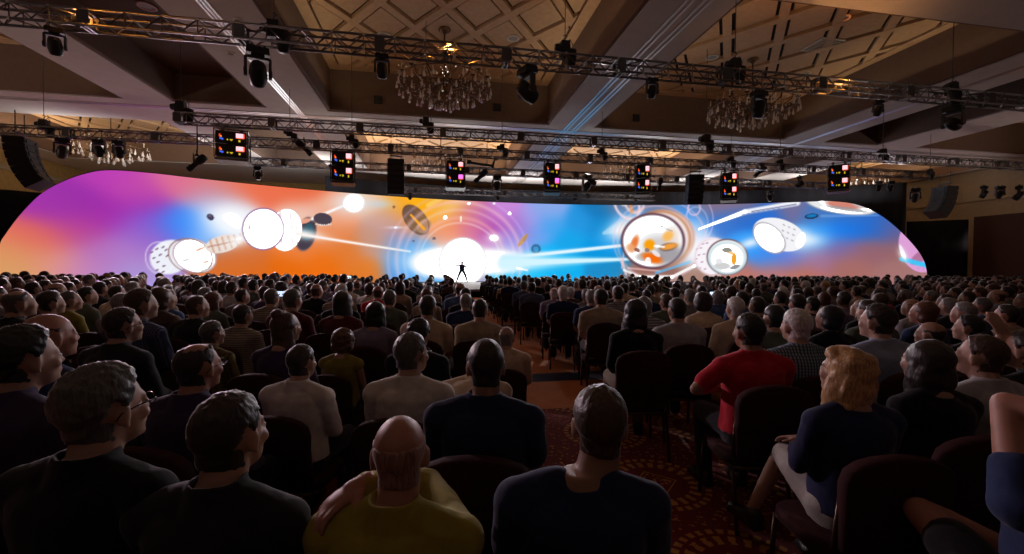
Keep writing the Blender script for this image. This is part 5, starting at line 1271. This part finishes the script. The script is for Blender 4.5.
# ---- everybody else, row by row
ORDI = 'zeroth first second third fourth fifth sixth seventh eighth ninth tenth eleventh twelfth thirteenth fourteenth fifteenth sixteenth seventeenth eighteenth nineteenth twentieth'.split()
def ordinal(n):
    if n <= 20: return ORDI[n]
    t = ['', '', 'twenty', 'thirty', 'forty', 'fifty', 'sixty'][n//10]
    return t+'-'+ORDI[n % 10] if n % 10 else t[:-1]+'ieth'
RY = dict(left=1.30, right=.98); PITCH = .92
def row_y(block, k, x): return RY[block]+PITCH*k+(.17*(.5-x) if block == 'left' else 0.)
cand = []
rnd = random.Random(11)
for block, xa, sgn in (('left', .46, -1), ('right', 2.10, 1)):
    for k in range(2, 21):
        for j in range(0, 64):
            x = xa+sgn*.565*j; y = row_y(block, k, x)
            if y > 18.2: continue
            x += rnd.uniform(-.025, .025); y += rnd.uniform(-.03, .03)
            u, v, z = proj((x, y, 1.2))
            if z < 3.4 or u < -14 or u > 1036: continue
            if rnd.random() < .06: continue
            if any(((x-q['x'])/.52)**2+((y-q['y'])/.8)**2 < 1 for q in PEOPLE): continue
            cand.append((z, x, y, block, k))
cand.sort()
nind = 298-len(PEOPLE)
ST = [('short', 'dark', 'short dark hair'), ('short', 'black', 'black hair'), ('short', 'brown', 'short brown hair'), ('crop', 'dark', 'cropped dark hair'), ('short', 'salt', 'greying hair'), ('short', 'grey', 'grey hair'), ('short', 'white', 'white hair'), ('bald', 'brown', 'bald head'), ('thin', 'salt', 'thinning hair'), ('long', 'dark', 'long dark hair'), ('bob', 'brown', 'brown bobbed hair'), ('long', 'auburn', 'long auburn hair'), ('receding', 'dark', 'receding dark hair'), ('curly', 'dark', 'curly dark hair'), ('bob', 'blonde', 'blonde bobbed hair')]
WT = [16, 12, 9, 9, 8, 6, 3, 8, 5, 6, 5, 2, 5, 2, 1]
SHN = ['charcoal', 'grey', 'black', 'dark blue', 'navy', 'khaki', 'pale grey', 'lilac', 'brown', 'green grey', 'white', 'cream', 'blue', 'pale blue', 'maroon', 'purple', 'striped', 'blue checked', 'striped tan', 'red']
SW = [12, 8, 12, 9, 8, 4, 4, 4, 6, 5, 3, 2, 4, 3, 3, 4, 2, 3, 2, 1]
for z, x, y, block, k in cand[:nind]:
    st = rnd.choices(ST, WT)[0]; shn = rnd.choices(SHN, SW)[0]; fem = st[0] in ('long', 'bob', 'curly')
    yaw = rnd.choice((-14, 0, 14)); zt = rnd.gauss(1.285, .03)+(.05 if block == 'left' and x < -3 else 0.)+(.03 if y > 9 else 0.)
    if proj((x, y, 1.28))[0] > 880: yaw = -14
    person(x, y, zt, facing(x, y, rnd.uniform(-5, 5)), None, yaw=yaw, hair=st[0], hc=st[1], shirt=shn, sleeve=rnd.choice(('long', 'short')), fem=fem, skin=rnd.choices(('fair', 'tan', 'ruddy', 'brown'), (6, 3, 3, 1))[0], collar=not fem, trous=rnd.randrange(4), wide=rnd.uniform(.96, 1.07), head_at=False, vox=.018)
    PEOPLE[-1].update(k=PEOPLE[-1]['k'], row=k, block=block, st=st[2], shn=shn, hand=False)
rows = {}
for q in PEOPLE:
    b = 'left' if q['x'] < 1.25 else 'right'; q['block'] = b
    if q.get('hand'): q['row'] = max(0, round((q['y']-row_y(b, 0, q['x']))/PITCH))
    rows.setdefault((b, q['row']), []).append(q)
for (b, k), qs in rows.items():
    qs.sort(key=lambda q: abs(q['x']-1.25))
    for i, q in enumerate(qs):
        q['seat'] = i+1
        if not q['hand']:
            q['short'] = 'person with %s in %s shirt' % (q['st'], q['shn'])
            q['o']['label'] = q['short']+', %s block, %s row, %s from aisle' % (b, ordinal(k+1), ordinal(i+1))

# ---- chairs
chair_f = mat('chair_fabric_maroon', (.036, .009, .010), .85, spec=.2, noise_amt=.2, noise_scale=40); chair_fr = mat('chair_frame_bronze', (.08, .05, .03), .35, .7); brass_h = mat('chair_handle_brass', (.7, .35, .10), .3, .9)
def back_outline(w, z0, z1, y0, y1, n=9):
    pts = []; r = w*.42
    pts += [(-w/2*.9, z0), (w/2*.9, z0)]
    for i in range(n+1):
        a = pi*.0+pi*i/n; pts.append((w/2*cos(a), z1-.13+.13*sin(a)**.75 if 0 < i < n else z1-.13))
    return pts
def chair_meshes():
    o = back_outline(.45, .47, .90, 0, 0)
    def Y(z): return -.205-.12*(z-.47)
    b = MB(); rings = []
    for t, g in ((-.012, .94), (.0, 1.), (.045, 1.), (.058, .94)): rings.append([(x*g, Y(z)-t-.03*(1-(x/.23)**2)*.6, .685+(z-.685)*(g if g == 1 else .97)) for x, z in o])
    b.loft(rings); s = MB(); rings = []
    for z, g in ((.372, .93), (.385, 1.), (.418, 1.), (.436, .95)):
        ring = []
        for i in range(28):
            a = 2*pi*i/28; c_, s_ = cos(a), sin(a); ring.append((math.copysign(abs(c_)**.45, c_)*.23*g, .03+math.copysign(abs(s_)**.45, s_)*.225*g, z))
        rings.append(ring)
    s.loft(rings)
    legs = []
    for sx in (-1, 1):
        legs.append(MB().tube([(sx*.20, .22, .375), (sx*.205, .235, .2), (sx*.21, .25, 0)], .0125, 8)); legs.append(MB().tube([(sx*.205, -.24, .72), (sx*.205, -.20, .45), (sx*.205, -.20, .36), (sx*.21, -.27, 0)], .0125, 8))
    f = MB()
    for sx in (-1, 1): f.tube([(sx*.20, .22, .366), (sx*.20, -.2, .366)], .012, 8)
    for yy in (.2, -.19): f.tube([(-.2, yy, .364), (.2, yy, .364)], .012, 8)
    h = MB().tube([(-.035, -.268, .868), (-.02, -.29, .875), (.02, -.29, .875), (.035, -.268, .868)], .007, 6)
    return b, s, legs, f, h
cb_, cs_, cl_, cf_, ch_ = chair_meshes()
CM = dict(back=cb_.mesh('backrest', [chair_f], True), seat=cs_.mesh('seat', [chair_f], True), legs=[l.mesh('leg', [chair_fr], True) for l in cl_], frame=cf_.mesh('seat_frame', [chair_fr], True), handle=ch_.mesh('handle', [brass_h], True))
whole = MB()
for m_, mi in ((cb_, 0), (cs_, 0), (cf_, 1))+tuple((l, 1) for l in cl_): whole.add(m_.v, m_.f, mi)
CW = whole.mesh('banquet_chair', [chair_f, chair_fr], True)
def chair(x, y, rz, label, near, group='banquet chairs of the audience', scale=1.):
    if near:
        t = thing('banquet_chair', label, 'chair', (x, y, 0), rz, group)
        link('backrest', CM['back'], t); link('seat', CM['seat'], t); link('seat_frame', CM['frame'], t); link('handle', CM['handle'], t)
        for l in CM['legs']: link('leg', l, t)
    else:
        t = link('banquet_chair', CW, None, (x, y, 0), rz); tag(t, label, 'chair', group)
    t.scale = (scale,)*3
    return t
def shorten(s, n=10):
    w = s.split(); return ' '.join(w[:n]).rstrip(',')
for q in PEOPLE:
    if q.get('nochair'): continue
    d = q['px'][2]; near = d < 5.2
    if q['hand']: lab = 'maroon banquet chair under the '+shorten(q['short'])
    else: lab = 'maroon banquet chair in %s block, %s row, %s seat from aisle' % (q['block'], ordinal(q['row']+1), ordinal(q['seat']))
    chair(q['x'], q['y'], q['rz'], lab, near, scale=q['k'])
for x, y, lab in ((2.48, .95, 'empty maroon banquet chair behind the long haired woman at lower right'),):
    chair(x, y, facing(x, y), lab, True)

# ---- phones held up
ph_b = mat('phone_black', (.01, .01, .012), .3); ph_s = {'blue': mat('phone_screen_blue', (.5, .6, 1), .3, emit=(.55, .7, 1.), es=1.6), 'white': mat('phone_screen_white', (.8, .9, 1), .3, emit=(.75, .95, 1.), es=1.3), 'green': mat('phone_screen_green', (.3, .9, .6), .3, emit=(.25, .95, .6), es=1.2)}
for q in PEOPLE:
    c = {'PH1': 'blue', 'PH3': 'blue', 'PH4': 'green', 'PH2': 'white'}.get(q.get('id'))
    if not c: continue
    r = Matrix.Rotation(q['rz'], 3, 'Z'); p = Vector((q['x'], q['y'], 0))+r @ (Vector((-.10 if c in ('blue', 'white') and q['id'] != 'PH3' else .12, .335, 1.20))*q['k'])
    t = thing('smartphone', 'lit phone held up by the '+shorten(q['short'].replace('person ', 'one '), 9), 'phone', p, q['rz'], 'phones held up in the audience')
    MB().box((0, 0, 0), (.155, .009, .078)).build('case', ph_b, t); m_ = MB().box((0, -.0055, 0), (.146, .002, .070)); m_.build('display', ph_s[c], t)

# ---- presenter
p = at_y(462, 281, 27.0*S); 
pr = person(p.x, p.y, 1.55, radians(182), 'presenter in dark clothes striding on the stage, one arm stretched out', pose='stride', yaw=0, hair='short', hc='blonde', shirt='navy', sleeve='long', fem=True, vox=.012, head_at=False, z0=ZS, sc=.94, wide=1.3, group='people on the stage')

# ---- the farthest rows, too many to tell apart: one mass of people and one of chairs
far = cand[nind:]; fm_ = MB(); fc = MB()
rh = random.Random(5)
for z, x, y, block, k in far:
    rz = facing(x, y); R_ = Matrix.Rotation(rz, 3, 'Z'); kk = max(.93, min(1.1, rh.gauss(1.0, .03)))*(1.04 if x < -3 else 1.); o_ = Vector((x, y, 0)); yw = Matrix.Rotation(rz-radians(rh.choice((-15, 0, 15))), 3, 'Z')
    def W(p): return o_+R_ @ (Vector(p)*kk)
    sk = rh.choice((0, 0, 1)); hr = 2+rh.choices(range(5), (6, 4, 2, 1, 1))[0]; sh_ = 7+rh.randrange(8)
    hc_ = W((0, .02, 1.175)); bald = rh.random() < .12
    fm_.ell(hc_+yw @ Vector((0, .012, -.02))*kk, (.066*kk, .085*kk, .105*kk), yw, 10, 8, sk); fm_.ell(hc_+yw @ Vector((0, .10, -.02))*kk, (.014, .018, .02), yw, 6, 4, sk)
    for s in (-1, 1): fm_.ell(hc_+yw @ Vector((s*.076, -.01, -.01))*kk, (.008, .02, .03), yw, 6, 4, sk)
    if bald: fm_.ell(hc_+yw @ Vector((0, -.018, .01))*kk, (.078*kk, .095*kk, .06*kk), yw, 10, 7, hr); fm_.ell(hc_+yw @ Vector((0, -.005, .03))*kk, (.075*kk, .096*kk, .088*kk), yw, 10, 7, sk)
    elif rh.random() < .15: fm_.ell(hc_+yw @ Vector((0, -.03, .03))*kk, (.09*kk, .10*kk, .096*kk), yw, 10, 7, hr); fm_.ell(hc_+yw @ Vector((0, -.06, -.1))*kk, (.09*kk, .06*kk, .16*kk), yw, 10, 7, hr)
    else: fm_.ell(hc_+yw @ Vector((0, -.02, .028))*kk, (.084*kk, .10*kk, .093*kk), yw, 10, 7, hr)
    fm_.cyl(W((0, -.03, .98)), W((0, 0, 1.12)), .058*kk, .055*kk, 8, sk)
    rg_ = []
    for z_, cy, rx, ry in ((.46, 0, .18, .14), (.70, 0, .17, .135), (.88, -.02, .20, .135), (.955, -.025, .225, .115), (1.0, -.03, .17, .085), (1.045, -.03, .07, .065)): rg_.append([W((rx*cos(2*pi*i/12), cy+ry*sin(2*pi*i/12), z_)) for i in range(12)])
    fm_.loft(rg_, sh_)
    for s in (-1, 1):
        fm_.tube([W((s*.20, -.03, .97)), W((s*.255, .05, .72)), W((s*.12, .27, .60))], [.06, .055, .045], 7, sh_); fm_.tube([W((s*.09, 0, .535)), W((s*.12, .43, .53)), W((s*.12, .41, .08))], [.09, .07, .055], 7, 15)
        fm_.box(W((s*.13, .47, .045)), (.09, .24, .08), R_, 16)
    for m_, mi in ((cb_, 0), (cs_, 0), (cl_[0], 1), (cl_[1], 1), (cl_[2], 1), (cl_[3], 1)): fc.add([W(v) for v in m_.v], m_.f, mi)
fmats = [SKIN['fair'], SKIN['tan'], HAIRC['dark'], HAIRC['black'], HAIRC['brown'], HAIRC['grey'], HAIRC['salt']]+[SHIRT[s] for s in ('charcoal', 'black', 'dark blue', 'grey', 'navy', 'lilac', 'khaki', 'pale grey')]+[TROUS[0], shoe_m]
tag(fm_.build('audience', fmats, None, True), 'dark mass of seated people in the farthest rows before the stage', 'audience', kind='stuff')
tag(fc.build('seating', [chair_f, chair_fr], None, True), 'maroon banquet chairs under the farthest rows of the audience', 'seating', kind='stuff')
print('PEOPLE', len(PEOPLE), 'far', len(far))
bpy.data.scenes.remove(WORK)
